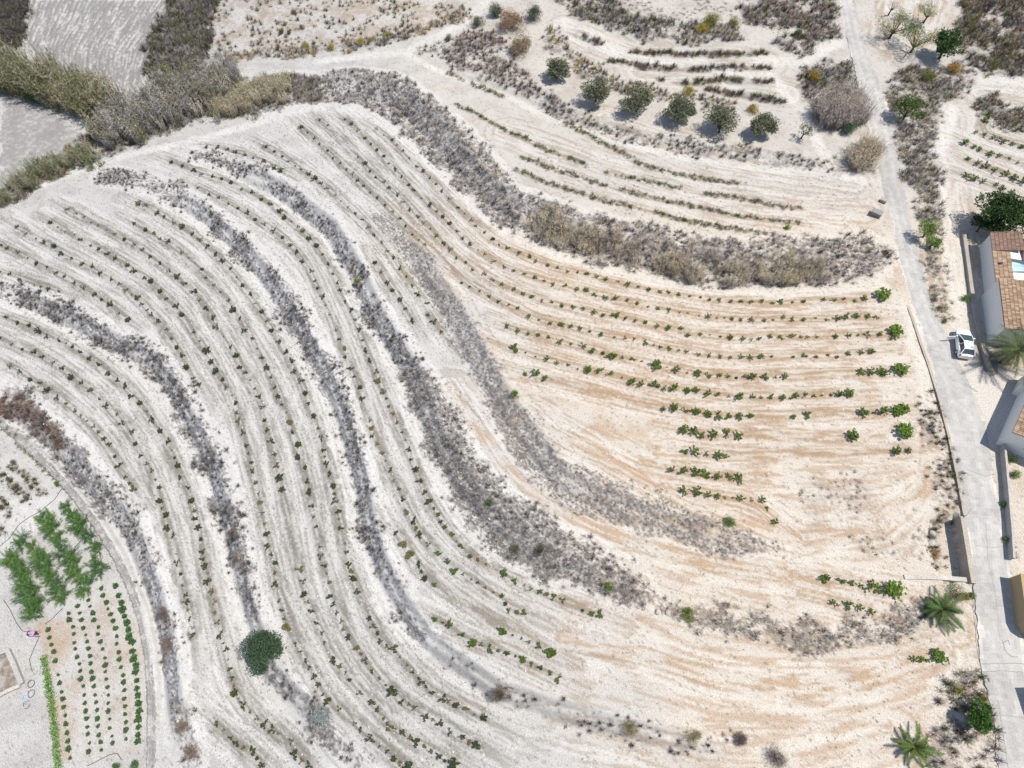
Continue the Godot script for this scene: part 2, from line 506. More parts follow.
func along(a: Array, gap: float, keep: float, wide: float, called: String, meshes: Array, cols: Array, size: Vector2, label: String, category := "weeds") -> void:   # plants in a line
	var t := top(called)
	var lists := []
	for m in meshes: lists.append([])
	var pts := xz(a)
	for s in pts.size() - 1:
		var l := pts[s].distance_to(pts[s + 1])
		var d := 0.0
		while d < l:
			var q := pts[s].lerp(pts[s + 1], d / l) + Vector2(rng.randf_range(-1, 1), rng.randf_range(-1, 1)) * wide
			if rng.randf() < keep and n_mid.get_noise_2d(q.x, q.y * 0.5) > -0.4:
				var z := rng.randf_range(size.x, size.y)
				lists[rng.randi() % meshes.size()].append([Transform3D(Basis(Vector3.UP, rng.randf() * TAU).scaled(Vector3.ONE * z), Vector3(q.x, ground(q), q.y)), shade(cols[rng.randi() % cols.size()], 0.25)])
			d += gap
	for k in meshes.size():
		if lists[k].size(): copies("tufts", meshes[k], lists[k], t)
	tag(t, label, category, "", "stuff")

# ---------------------------------------------------------------- what the photograph shows, in its pixels
# vine rows: plot, size, then the vines along the row
const ROWS := [
	["a", 0.8, [11,366, 20,371, 31,379, 41,382, 49,391, 59,398, 77,411, 95,427, 111,445, 117,457, 121,466, 128,478, 136,490]],
	["a", 0.8, [0,337, 11,343, 22,348, 34,351, 42,355, 53,361, 62,367, 72,377, 82,382, 91,389, 100,398, 106,405, 117,413, 122,423, 132,431, 136,443, 141,455, 147,463, 160,487, 161,501, 168,515, 169,528, 174,535, 179,563, 188,595, 189,602, 195,635]],
	["a", 0.85, [6,316, 17,321, 28,323, 38,329, 45,334, 58,338, 71,344, 79,349, 88,356, 97,362, 107,371, 116,378, 124,384, 130,394, 139,401, 151,418, 159,429, 167,439, 177,464, 179,476, 187,486, 191,499, 197,526, 201,538, 202,551, 205,565, 207,580, 211,591, 217,622, 219,634, 226,648, 232,677, 234,692, 242,704, 263,723, 271,728, 291,741, 295,753, 309,764]],
	["a", 0.85, [217,723, 236,743, 252,750, 262,764]],
	["b", 0.75, [0,271, 10,273, 20,279, 52,291, 62,293]],
	["b", 0.8, [0,244, 8,248, 19,252, 37,263, 48,267, 57,273, 66,277, 76,284, 86,289, 97,296, 104,301, 113,306, 121,315, 130,321]],
	["b", 0.85, [17,226, 26,233, 44,242, 55,246, 62,253, 72,258, 83,264, 93,266, 101,273, 112,279, 120,284, 127,290, 139,298, 143,304, 153,315, 160,322, 168,330, 179,349, 184,357, 189,369, 195,379, 201,386]],
	["b", 0.85, [51,222, 81,239, 108,253, 116,258, 128,265, 134,270, 145,277, 152,281, 161,291, 167,299, 177,306, 183,315, 195,332, 207,351, 212,362, 217,372, 224,380, 228,388, 237,403, 238,413, 240,421, 244,433, 248,446, 254,471, 257,483, 268,534, 269,547, 277,563, 277,584, 288,627, 316,676, 329,701, 340,708, 361,729, 372,738, 394,758, 408,766]],
	["b", 0.85, [68,209, 77,213, 115,234, 125,239, 135,244, 151,256, 161,263, 170,270, 178,276, 185,283, 195,291, 200,300, 207,308, 214,317, 217,327, 231,346, 237,355, 240,367, 246,372, 259,396, 263,406, 265,420, 268,430, 273,441, 275,454, 277,466, 280,478, 282,489, 302,569, 303,581, 305,594, 312,610, 317,622, 335,660, 350,679, 361,692, 372,701, 390,725, 403,732, 417,741, 439,755, 453,763]],
	["b", 0.82, [135,223, 146,229, 168,240, 202,268, 206,276, 228,299, 233,309, 240,317, 244,329, 252,337, 262,356, 267,366, 271,376, 290,421, 293,431, 298,443, 298,456, 305,466, 307,480, 310,491, 312,505, 321,556, 330,581, 330,596, 348,636, 357,647, 366,660, 372,670, 393,690, 401,701, 415,706, 425,716, 440,723, 450,732, 463,736, 477,744]],
	["b", 0.85, [139,203, 147,205, 157,212, 164,215, 182,225, 192,232, 199,238, 207,244, 215,252, 222,259, 230,266, 242,283, 250,291, 261,309, 271,328, 278,339, 285,349, 291,358, 293,369, 301,378, 305,391, 308,401, 313,414, 321,436, 323,448, 326,462, 329,472, 333,484, 334,500, 338,510, 340,526, 346,550, 348,563, 353,577, 357,590, 374,625, 380,640, 393,648, 420,680, 432,691, 443,697, 456,704, 484,717]],
	["c", 0.8, [199,189, 211,196, 220,199, 239,209, 248,213, 256,220, 265,224, 274,230, 283,237, 291,245, 297,252, 303,261, 311,270, 315,280, 318,288, 323,296, 340,339, 345,348, 346,357, 351,369, 355,377, 361,388, 363,399, 371,421, 373,437, 378,445, 391,470, 403,499, 407,512, 414,521, 420,535, 428,544, 439,553, 448,561, 455,570, 502,595, 509,610, 524,611]],
	["c", 0.8, [172,162, 183,166, 195,170, 202,174, 213,176, 222,178, 231,181, 241,187, 251,189, 261,197, 270,201, 279,208, 284,215, 297,223, 302,228, 308,236, 316,243, 322,252, 328,261, 337,280, 340,288, 345,299, 351,307, 359,327, 366,349, 370,359, 376,370, 378,380, 383,390, 397,421, 409,448, 411,458, 416,468, 420,480, 425,491, 429,501, 438,513, 445,526, 452,533, 462,545, 470,555, 504,572, 515,580, 540,590, 554,596, 592,613, 600,613]],
	["c", 0.9, [397,534, 404,545, 411,555, 420,565, 426,579, 435,585, 503,631, 539,645, 551,652]],
	["c", 0.85, [436,620, 450,625, 462,635, 473,643, 490,648, 523,659, 550,673, 558,678]],
	["d", 0.75, [207,147, 218,147, 228,149, 236,152, 246,156, 265,163, 276,171, 283,174]],
	["d", 0.8, [266,147, 275,152, 283,157, 289,162, 302,170, 310,175, 316,180, 328,189, 363,221, 369,229, 388,251, 394,257, 400,267, 412,284, 418,292, 427,300, 428,313, 433,320, 441,329]],
	["d", 0.8, [376,265, 382,274, 388,284, 393,291, 400,300, 406,309, 413,321]],
	["e", 0.72, [301,126, 314,137, 333,157, 340,162, 353,173, 358,180, 364,186, 378,198, 400,218, 406,226, 413,236, 426,247, 462,284, 470,288, 499,302, 518,308, 529,316, 539,319, 550,323, 561,324, 571,326, 580,328, 601,334, 614,337, 634,339, 645,342, 669,348, 686,351, 698,354, 709,355, 720,356, 730,357, 741,356, 750,357, 761,356, 793,356, 805,355, 816,356, 828,354, 837,356, 848,353, 861,352, 871,351]],
	["e", 0.75, [320,119, 328,124, 358,156, 365,162, 370,170, 376,176, 384,181, 389,187, 398,194, 403,201, 410,209, 418,216, 424,223, 437,237, 444,245, 451,251, 457,259, 466,263, 473,270, 485,274, 493,280, 502,284, 514,289, 523,293, 532,296, 542,300, 552,301, 562,305, 573,306, 583,308, 594,312, 603,315, 615,315, 635,321, 645,322, 657,326, 668,328, 681,328, 688,335, 700,334, 730,337, 743,338, 759,338, 770,336, 781,337, 792,336, 816,336, 835,336, 848,335, 867,335, 879,334]],
	["e", 0.75, [345,118, 352,123, 358,130, 365,137, 371,143, 377,149, 384,155, 395,168, 402,176, 409,184, 414,189, 430,204, 443,216, 450,223, 457,231, 463,238, 470,244, 485,254, 494,261, 504,266, 514,270, 524,273, 535,277, 553,284, 565,285, 577,289, 586,289, 595,294, 605,297, 615,298, 627,300, 637,303, 658,308, 669,310, 708,316, 732,318, 751,319, 764,320, 783,317, 792,319, 803,319, 815,317, 827,319, 837,318, 846,316, 856,316, 867,316, 876,317]],
	["e", 0.68, [377,127, 392,138, 403,149, 417,164, 423,169, 430,176, 442,189, 449,197, 458,206, 471,218, 476,224, 493,237, 499,243, 508,246, 519,252, 530,255, 536,260, 548,264, 558,266, 568,270, 587,272, 597,275, 606,278, 618,280, 628,283, 649,288, 660,290, 679,293, 701,295, 710,298, 720,299, 741,300, 751,301, 762,300, 773,302, 781,301, 804,300, 824,298, 834,299, 844,298, 855,300, 864,298]],
	["e", 0.95, [507,327, 518,331, 528,334, 538,335, 560,341, 583,346, 592,351, 612,356, 633,359, 656,365, 676,370, 697,373, 708,375, 719,375, 728,376, 752,377, 765,377, 784,376, 860,371, 870,372, 882,372]],
	["e", 1.0, [515,350, 547,359, 557,363, 588,370, 600,370, 610,374, 632,382, 641,384, 656,385, 664,388, 674,388, 687,390, 696,390, 708,393, 718,394, 739,396, 753,396, 771,396, 782,397, 794,396, 805,395, 839,394, 849,393]],
	["e", 1.05, [525,375, 536,374, 545,379, 663,409, 674,408, 685,410, 696,411, 708,414, 718,415, 728,416, 739,416, 750,415, 793,416, 807,415, 863,413, 883,411]],
	["e", 1.05, [683,430, 694,431, 702,435, 713,434, 727,433, 738,436, 852,436]],
	["e", 1.05, [684,451, 695,452, 706,453, 718,456, 726,456, 896,451, 908,450]],
	["e", 1.05, [671,470, 682,472, 695,473, 705,475, 716,477, 728,476, 738,478]],
	["e", 1.1, [683,492, 696,493, 707,496, 716,497, 740,499, 762,500, 775,521]],
	["f", 1.0, [824,578, 840,580, 851,582, 859,585, 870,587, 877,589, 884,590]],
	["f", 0.95, [833,603, 846,606, 858,608, 870,612]],
	["f", 0.8, [915,658, 925,658]],
	["g", 0.95, [985,120, 976,131, 985,134, 995,137, 1002,140, 1012,143, 1022,146, 1034,150]],
	["g", 0.95, [965,142, 974,146, 980,148, 990,153, 999,155, 1009,157, 1018,161, 1030,165]],
	["g", 0.95, [968,158, 977,163, 986,166, 995,170, 1006,173, 1014,177, 1023,181]],
	["g", 0.95, [966,175, 974,178, 983,181, 996,184, 1002,188, 1012,192]],
	["g", 0.95, [981,197, 991,201]]]
const ORDINALS := ["first", "second", "third", "fourth", "fifth", "sixth", "seventh", "eighth", "ninth", "tenth", "eleventh"]
const WEEDS := [[448,72, 481,86, 505,96], [456,106, 481,117, 506,131, 530,141], [566,122, 600,140, 634,158], [535,144, 550,151, 566,157, 587,165], [522,157, 545,166, 572,175, 589,181, 617,189, 650,197], [515,171, 540,181, 564,189, 597,200, 625,206, 662,216, 680,221, 711,227, 736,231, 774,238], [607,172, 620,176, 660,184, 690,190, 713,195, 733,197, 780,207, 801,209], [634,161, 650,166, 664,171, 700,178, 745,183], [655,198, 682,204, 710,210, 735,216, 775,222, 801,225]]
const HEDGES := [[569,31, 585,37, 602,44], [631,52, 665,54, 700,55, 735,55, 767,54], [610,61, 645,66, 700,69, 740,68, 773,69], [660,79, 690,81, 723,78, 773,83], [706,87, 745,93, 786,102]]
const VINE_LABELS := {
	"a": "small bush vine in the %s row up from the grey scrub above the channel",
	"b": "small bush vine in the %s row of the broad pale terrace",
	"c": "bush vine in the %s row of the narrow terrace between two grey scrub banks",
	"d": "small bush vine in the %s short row beside the forked grey bank",
	"e": "green bush vine in the %s row down from the long cane thicket",
	"f": "leafy green vine in the %s short row beside the young palm",
	"g": "green vine in the %s row of the plot behind the tiled farmhouse"}
const ROW_ORDER := [0, 1, 2, 3, 0, 1, 2, 3, 4, 5, 6, 1, 0, 2, 3, 0, 1, 2, 3, 2, 1, 0, 4, 5, 6, 7, 8, 9, 10, 0, 1, 2, 0, 1, 2, 3, 4]
# grey scrub banks: outline, and how thickly they grow
const B_TOP := [256,117, 288,110, 321,99, 356,101, 381,117, 411,140, 443,167, 463,192, 490,215, 512,230, 552,246, 594,262, 637,270, 687,280, 729,287, 768,284, 818,285, 853,279, 885,274, 893,250, 868,237, 830,240, 783,240, 724,247, 687,240, 637,227, 587,215, 542,200, 512,192, 501,170, 476,140, 446,114, 418,91, 396,78, 356,73, 320,75, 281,75, 240,78, 236,104]
const B2_UP := [188,152,3, 215,160,5, 256,174,6, 281,189,6, 301,207,6, 331,228,6, 343,247,6, 356,270,7, 363,297,7, 381,322,8, 396,345,9, 413,372,11]
const B2_LOW := [406,384, 416,421, 431,459, 448,491, 473,531, 506,556, 544,576, 562,581, 600,590, 632,603, 655,600, 640,578, 600,550, 572,535, 535,512, 503,490, 478,458, 460,425, 440,388, 425,372, 398,368]
const B3 := [371,214, 390,223, 415,248, 436,276, 458,303, 475,333, 497,362, 512,395, 537,429, 564,464, 612,481, 652,501, 692,511, 729,524, 762,539, 790,545, 780,556, 707,554, 642,531, 587,514, 544,489, 512,450, 488,410, 475,385, 462,352, 446,318, 424,284, 404,256, 383,233]
const B4 := [98,176,6, 130,180,7, 160,187,7, 185,199,7, 207,216,7, 230,236,8, 252,258,10, 275,284,11, 291,312,12, 309,343,12, 326,373,12, 337,400,12, 346,425,12, 355,452,11, 361,478,11, 364,505,10, 370,532,10, 380,560,9, 391,586,9, 400,608,9, 411,625,8, 428,640,6]
const B4_LOW := [446,656,5, 468,672,6, 500,692,7, 530,704,7, 587,718,9, 630,730,9, 662,738,8, 700,745,7, 745,752,6]
const B5 := [0,289,7, 25,298,7, 57,312,8, 85,327,9, 107,337,9, 132,348,9, 155,363,10, 172,381,11, 184,407,12, 197,430,13, 208,455,14, 219,484,13, 229,524,12, 240,556,10, 246,590,9, 252,620,9]
const B5_LOW := [270,672,10, 283,684,12, 301,702,13, 320,722,12, 338,740,9, 355,755,9, 366,770,8]
const B6 := [0,396,16, 25,412,17, 50,436,16, 67,452,15, 88,478,16, 110,502,17, 130,528,15, 148,556,12, 154,590,11, 163,616,11, 170,646,11, 173,676,12, 177,706,12, 184,735,11, 190,770,10]
const CHANNEL := [-20,406, 0,421, 25,444, 50,464, 75,494, 100,526, 120,559, 130,585, 142,612, 150,651, 152,701, 150,740, 150,775]
const ROAD_L := [830,-45, 835,-20, 839,0, 845.5,32, 854,67, 861,95, 868,125, 878,172, 884,192, 893,225, 900,267, 910,300, 918,322, 928,352, 935.5,384, 948,434, 959.5,484, 965,519, 969,546, 972,576, 978,626, 981,668, 988,696, 995,726, 998,768, 1001,810]
const ROAD_R := [845,-45, 850,-20, 854,0, 862,32, 872,65, 884,92, 891,120, 898,155, 903,185, 905.5,195, 912,230, 920,255, 928,292, 938,317, 949,342, 962,368, 985,420, 990,446, 994,481, 1002,514, 1007,544, 1009,564, 1014,600, 1023,640, 1026,668, 1028,700, 1031,730, 1034,768, 1038,810]
const GARDEN := [
	[50,630, 51,638, 53,645, 55.5,652, 57,661, 59,675, 60.5,683, 62.5,692, 64,699, 65,707, 66,715.5, 67,724, 68,733, 69,741, 69.5,749, 70.5,758],
	[69.5,613.5, 70.5,620, 74,627, 75,634, 75.5,643, 76,649, 78,657, 80,664, 81,671, 82,679, 84,686, 84.5,695, 85,703, 86,711, 87,718.5, 87.5,727, 88,734, 89.5,743, 89,751.5],
	[78,606, 80,613, 82,620, 84,628, 86,635, 87.5,641.5, 89,648.5, 90.5,656, 91,663.5, 92,672, 93,678.5, 94,686, 95,695, 96,702, 97,710, 97.5,718.5, 98,726, 99,735, 100.5,742, 101,750],
	[88,600, 89.5,606, 93,613, 94,620, 98.5,627, 98,634, 100.5,641.5, 102.5,649, 105,658, 105.5,665, 105,671.5, 106,679, 107,687, 107.5,695, 107.5,703, 108,711, 109,719, 109,728, 111,736, 112,743],
	[100.5,588, 102.5,595, 106,602, 107,608.5, 110,614, 112.5,620.5, 115,628, 116,636, 116,643.5, 118,652, 119,659, 120,667, 122,675, 122.5,682, 123,690, 123,698.5, 124,706, 124,714, 125,722, 125,730, 125,739]]
const GARDEN_BIG := [114,585, 117,595, 120,602, 121,609, 123,615.5, 125.5,622, 127,629, 128,636, 130.5,641.5, 131,651, 132.5,658, 134.5,665, 134,671.5, 135,680, 135,688, 136,695, 137,703, 137.5,711, 137,719, 137,727, 137,735, 137,741.5]

func outer_sheet() -> MB:
	# coarse land under and around the detailed terrain, out to the horizon
	var b := MB.new()
	var xs := [-4000.0, -1200.0, -400.0, -220.0, -150.0, -100.0, -60.0, -20.0, 20.0, 60.0, 100.0, 150.0, 220.0, 400.0, 1200.0, 4000.0]
	var zs := [-4000.0, -1200.0, -450.0, -260.0, -180.0, -130.0, -90.0, -50.0, -10.0, 20.0, 60.0, 120.0, 260.0, 800.0, 3000.0]
	var at := func(x: float, z: float) -> Vector3:
		var k := clampf(1.0 - (maxf(absf(x), absf(z)) - 130.0) / 900.0, 0.0, 1.0)
		return Vector3(x, macro(clampf(x, -300, 300), clampf(z, -300, 300)) * k - 1.3, z)
	for i in xs.size() - 1:
		for j in zs.size() - 1:
			b.face(at.call(xs[i], zs[j]), at.call(xs[i + 1], zs[j]), at.call(xs[i + 1], zs[j + 1]), at.call(xs[i], zs[j + 1]), Vector3.UP, Color(0.42, 0.38, 0.33))
	return b

func make_terrain() -> void:
	for f in ["lift", "scrub", "row", "rut", "track", "tan", "flat", "red", "grey", "pave", "streak", "near", "pit", "bare"]: new_field(f)
	var nr: PackedFloat32Array = fields.near; nr.fill(1e9); fields.near = nr
	# terrace steps, the lower side towards the garden
	bank([300,100, 356,82, 400,95, 440,135, 480,180, 520,212, 600,240, 700,262, 800,264, 880,262], 1.7, 1.4)
	bank([215,160, 281,189, 331,228, 356,270, 381,322, 413,372, 430,420, 455,470, 490,515, 540,552, 620,585], 1.7, 1.1)
	bank([386,228, 425,266, 456,315, 485,370, 520,425, 560,478, 630,512, 700,532, 780,550], 1.5, 1.2)
	bank([160,187, 207,216, 252,258, 291,312, 326,373, 346,425, 361,478, 370,532, 391,586, 428,640, 500,692, 600,722, 740,752], 1.6, 0.9)
	bank([0,289, 57,312, 107,337, 155,363, 184,407, 208,455, 225,510, 244,590, 270,672, 301,702, 345,748], 1.6, 0.9)
	bank([0,396, 50,436, 88,478, 130,528, 152,585, 165,630, 175,706, 190,770], 1.8, 1.2)
	bank([600,30, 660,40, 730,42], 0.8, 1.2)
	for a in HEDGES: bank(a, 0.7, 0.6)
	bank([425,60, 512,88, 560,110, 640,138, 760,157, 850,168], 0.7, 0.9)
	bank([775,612, 830,632, 890,615, 925,600], 0.7, 1.2)
	# scrub
	for a in [B_TOP, B2_LOW, B3]: paint_poly("scrub", xz(a), 1.0, 0.6)
	for a in [B2_UP, B4, B4_LOW, B5, B5_LOW, B6]: paint_poly("scrub", strip_poly(a), 1.0 if a != B4_LOW else 0.3, 0.6)
	for a in THICKETS: paint_poly("scrub", xz(a[1]), a[2], 0.8)
	for a in [B2_UP, B4, B5, B6]:
		for o in Geometry2D.offset_polygon(strip_poly(a), 1.0): paint_poly("track", o, 0.75, 0.35)
	for a in [B2_LOW, B_TOP]:
		for o in Geometry2D.offset_polygon(xz(a), 1.1): paint_poly("track", o, 0.75, 0.35)
	# vine rows: a worked strip of darker earth, ruts on either side
	for r in ROWS:
		var l := smooth_line(xz(r[2]))
		if l.size() < 4: continue
		if r[0] == "e" and r[2][0] < 560:
			paint_line("row", l, 0.85, 0.95, 0.45)
		else: paint_line("row", l, 0.74, 0.95, 0.4)
		var ex := PackedVector2Array([l[0] + (l[0] - l[1]).normalized() * 3.2]); ex.append_array(l); ex.append(l[-1] + (l[-1] - l[-2]).normalized() * 3.2)
		paint_line("row", ex, 0.6, 0.42, 0.4)
		paint_streak(ex, 1.9, l[0].x)
		for off in [-1.05, -0.7, 0.8, 1.15]: paint_line("rut", offset_line(l, off), 0.17, 0.6, 0.12)
	for a in WEEDS + HEDGES: paint_line("row", xz(a), 0.5, 0.7, 0.3)
	for a in [[446,384, 478,430, 512,476, 562,512, 612,532, 687,557, 768,574, 830,590], [396,207, 441,267, 476,322, 500,360, 560,420, 610,450, 650,470], [520,420, 560,440, 620,470, 690,505, 800,540, 880,530, 925,490, 930,430], [560,640, 640,655, 720,680, 800,690, 870,680, 950,650]]:
		paint_line("tan", xz(a), 0.9, 0.8, 0.5)
		for off in [-0.75, 0.75]: paint_line("rut", offset_line(xz(a), off), 0.2, 0.8, 0.15)
	for a in [[446,384, 478,430, 512,476, 562,512, 612,532, 687,557, 768,574, 830,590], [520,420, 560,440, 620,470, 690,505, 800,540, 880,530, 925,490, 930,430], [560,640, 640,655, 720,680, 800,690, 870,680, 950,650], [520,720, 600,735, 700,760, 800,765, 900,740], [600,600, 700,640, 790,650, 880,650, 960,625], [690,420, 780,440, 860,440, 900,420], [690,470, 780,475, 860,480, 915,470], [500,130, 600,165, 700,190, 800,205, 870,210], [560,160, 650,195, 750,222, 850,235], [600,120, 720,160, 860,185], [560,25, 640,58, 720,62, 770,62], [640,70, 720,74, 790,95], [940,110, 945,200, 955,300], [900,0, 890,40], [930,0, 915,40], [985,95, 1024,100]]:
		paint_streak(resample(xz(a), 40), 4.0, a[0], 1.6)
	for k in 13: paint_streak(xz([30 + k * 15, -6, 10 + k * 12.8, 50, 20 + k * 10.8, 95]), 1.6, k * 3.0, 1.3)
	paint_poly("tan", xz([560,395, 650,375, 780,385, 800,440, 780,500, 700,508, 640,480, 600,440]), 0.45, 1.6)
	paint_poly("tan", xz([640,575, 665,590, 680,605, 655,620, 635,610]), 0.8, 1.2)
	paint_poly("tan", xz([210,0, 450,0, 440,30, 330,52, 250,60, 212,52]), 0.65, 1.2)
	paint_poly("tan", xz([876,0, 960,0, 955,30, 930,45, 890,70, 880,40]), 0.5, 0.8)
	paint_poly("tan", xz([38,620, 70,615, 82,680, 90,768, 60,768, 52,690]), 0.8, 0.5)
	paint_poly("tan", xz([64,612, 84,600, 112,582, 130,600, 142,650, 143,748, 90,762, 76,690]), 0.4, 0.4)
	paint_poly("red", xz([0,388, 25,398, 60,425, 78,445, 70,455, 40,435, 0,415]), 0.8, 0.5)
	paint_poly("grey", xz([28,0, 170,0, 168,30, 146,75, 130,92, 90,85, 45,62, 25,40]), 0.8, 0.4)
	paint_poly("grey", xz([0,85, 50,105, 80,140, 60,165, 0,195]), 0.7, 0.8)
	for k in 26: paint_line("rut", xz([30 + k * 7.5, -6, 10 + k * 6.4, 50, 20 + k * 5.4, 95]), 0.3, 0.9, 0.3)
	# worn white paths
	for a in [[[492,-10, 486,0, 466,22, 436,37, 406,52, 368,57, 318,62], 1.1], [[406,54, 431,68, 481,85, 512,97, 549,117, 612,139, 687,157, 768,168, 843,177, 880,182], 0.75], [[560,22, 600,45, 650,62, 700,62], 1.6], [[760,60, 800,62, 838,42], 1.4], [[952,108, 942,150, 944,200, 950,240, 955,280, 958,330], 1.2], [[985,80, 1024,82], 1.5], [[0,205, 60,178, 130,155, 200,140, 260,122, 310,108, 350,108, 385,125, 440,172, 500,228, 580,262, 680,288, 780,294, 880,286, 905,310, 920,360, 930,420], 0.9], [[912,300, 922,350, 928,400], 0.6], [[700,70, 770,74, 800,110, 830,165], 1.1]]:
		paint_line("track", xz(a[0]), a[1], 1.0, 0.4)
	paint_poly("track", xz([0,500, 60,495, 60,515, 0,560]), 0.8, 0.3)
	# the grey water channel beside the garden
	paint_line("flat", xz(CHANNEL), 0.55, 0.6, 0.0)
	paint_poly("bare", xz([0,656, 10,653, 22,684, 8,690, 0,694]), 1.0, 0.0)
	paint_poly("pit", xz([930,522, 957,516, 966,545, 971,578, 948,576, 938,560]), 1.0, 0.25)
	paint_poly("pit", xz([938,516, 958,512, 970,581, 945,581, 930,560, 925,535]), 0.5, 0.25)
	var road := PackedVector2Array(); var rr := xz(ROAD_R)
	road = xz(ROAD_L); rr.reverse(); road.append_array(rr)
	for o in Geometry2D.offset_polygon(road, -0.12): paint_poly("flat", o, 1.0, 0.12)
	paint_poly("flat", xz([940,325, 975,338, 990,350, 1030,365, 1030,400, 1012,412, 997,440, 985,425]), 1.0, 0.0)
	paint_poly("pave", xz([955,345, 972,340, 985,372, 1030,365, 1030,400, 1015,405, 998,440, 988,425, 965,372]), 1.0, 0.4)

	# heights and colours
	hgt.resize(NX * NZ)
	var lift: PackedFloat32Array = fields.lift; var flat: PackedFloat32Array = fields.flat
	var scrub: PackedFloat32Array = fields.scrub; var row: PackedFloat32Array = fields.row
	var rut: PackedFloat32Array = fields.rut; var track: PackedFloat32Array = fields.track
	var tan_: PackedFloat32Array = fields.tan; var red: PackedFloat32Array = fields.red
	var grey: PackedFloat32Array = fields.grey; var pave: PackedFloat32Array = fields.pave
	var streak: PackedFloat32Array = fields.streak; var near: PackedFloat32Array = fields.near; var pit: PackedFloat32Array = fields.pit; var bare: PackedFloat32Array = fields.bare
	var first := PackedInt32Array(); var last := PackedInt32Array(); var base := PackedInt32Array()
	var vs := PackedVector3Array(); var cs := PackedColorArray()
	var cool := Color(0.50, 0.50, 0.50); var cream := Color(0.60, 0.555, 0.50)
	var row_cool := Color(0.225, 0.215, 0.195); var row_warm := Color(0.39, 0.285, 0.195)
	var litter := Color(0.19, 0.187, 0.20); var ochre := Color(0.46, 0.33, 0.22)
	for j in NZ:
		var z := GZ + j * STEP
		var half := ((CAM_H + 5.0) * sp - z * cp) * 512.0 / F * 1.06 + 5.0
		var i0 := maxi(0, int((-half - GX) / STEP)); var i1 := mini(NX - 1, int((half - GX) / STEP))
		first.append(i0); last.append(i1); base.append(vs.size())
		for i in NX:
			var k := j * NX + i
			var x := GX + i * STEP
			if i < i0 - 1 or i > i1 + 1:
				hgt[k] = macro(x, z); continue
			var big := n_big.get_noise_2d(x, z)
			var mid := n_mid.get_noise_2d(x, z)
			var fine := n_fine.get_noise_2d(x, z)
			var jit := n_fine.get_noise_2d(x * 3.1 + 500.0, z * 3.1)
			var h := lift[k] + (0.09 * mid + 0.03 * fine) * (1.0 + 1.5 * scrub[k]) + 0.075 * row[k] - 0.06 * rut[k] + 0.014 * jit
			h += 0.10 * streak[k] - 1.15 * pit[k]
			h = h * (1.0 - flat[k]) - 0.05 * flat[k]
			h += macro(x, z) + 0.35 * big * (1.0 - flat[k]) * 0.5
			hgt[k] = h
			if i < i0 or i > i1: continue
			var warm := smoothstep(-17.0, 11.0, x + (-z - 45.0) * 0.3 + 7.0 * big + 3.0 * mid) * lerpf(1.0, 0.42, smoothstep(53.0, 64.0, -z + 3.0 * mid))
			var c := cool.lerp(cream, warm)
			var worked := row_cool.lerp(row_warm, warm)
			var pa := clampf(0.15 + 1.0 * mid + 0.4 * fine + 3.0 * streak[k], 0.0, 1.0)
			c = c.lerp(worked, 0.40 * pa * (1.0 - 0.8 * track[k]))
			c = c.lerp(ochre, warm * clampf(-0.12 + 1.8 * streak[k] + 0.5 * big + 0.3 * mid, 0.0, 0.42) * (1.0 - track[k]))
			c = c.lerp(ochre, tan_[k] * clampf(0.4 + mid + 0.5 * fine + 2.2 * streak[k], 0.0, 1.0) * 0.8)
			var chalk := smoothstep(0.7, 1.1, near[k] + 0.3 * fine) if near[k] < 1.9 and row[k] < 0.9 else 0.0   # the swept chalk between the rows
			c = c.lerp(Color(0.63, 0.635, 0.64).lerp(Color(0.68, 0.645, 0.60), warm), 0.5 * chalk * clampf(0.7 - 1.5 * streak[k] + 0.4 * fine, 0.0, 1.0))
			c = c.lerp(worked, row[k] * clampf(0.7 + 0.4 * fine + 1.8 * streak[k] + 0.4 * mid, 0.15, 1.0))
			c = c.lerp(worked, rut[k] * clampf(0.35 + 1.2 * fine + streak[k], 0.0, 0.8))
			c = c.lerp(Color(0.625, 0.63, 0.635).lerp(Color(0.68, 0.645, 0.60), warm), track[k] * clampf(0.6 + 0.7 * fine + 0.5 * mid - 0.6 * streak[k], 0.0, 1.0))
			c = c.lerp(Color(0.24, 0.235, 0.245), grey[k] * clampf(0.9 + 1.0 * fine + 0.5 * mid + 1.6 * streak[k], 0.0, 0.95))
			c = c.lerp(litter.lerp(Color(0.28, 0.245, 0.225), warm), scrub[k] * clampf(0.3 + 1.6 * mid + 1.6 * fine + 2.6 * jit, 0.0, 0.9))
			c = c.lerp(Color(0.22, 0.155, 0.14), red[k] * clampf(0.5 + 1.5 * fine, 0.0, 0.9))
			c = c.lerp(Color(0.62, 0.60, 0.57), pave[k] * 0.8)
			c = c.lerp(Color(0.25, 0.20, 0.165), bare[k] * clampf(0.75 + fine, 0.3, 1.0))
			if jit > 0.36 and flat[k] < 0.5: c = c.lerp(Color(0.24, 0.215, 0.18), clampf((jit - 0.36) * 3.5, 0.0, 0.7))   # clods and dead weeds
			vs.append(Vector3(x, h, z)); cs.append(c)
	var ns := PackedVector3Array(); ns.resize(vs.size())
	var idx := PackedInt32Array()
	for j in NZ:
		for i in range(first[j], last[j] + 1):
			var k := j * NX + i
			var l := hgt[k - 1] if i > 0 else hgt[k]
			var r := hgt[k + 1] if i < NX - 1 else hgt[k]
			var u := hgt[k - NX] if j > 0 else hgt[k]
			var d := hgt[k + NX] if j < NZ - 1 else hgt[k]
			ns[base[j] + i - first[j]] = Vector3(l - r, 2.0 * STEP, u - d).normalized()
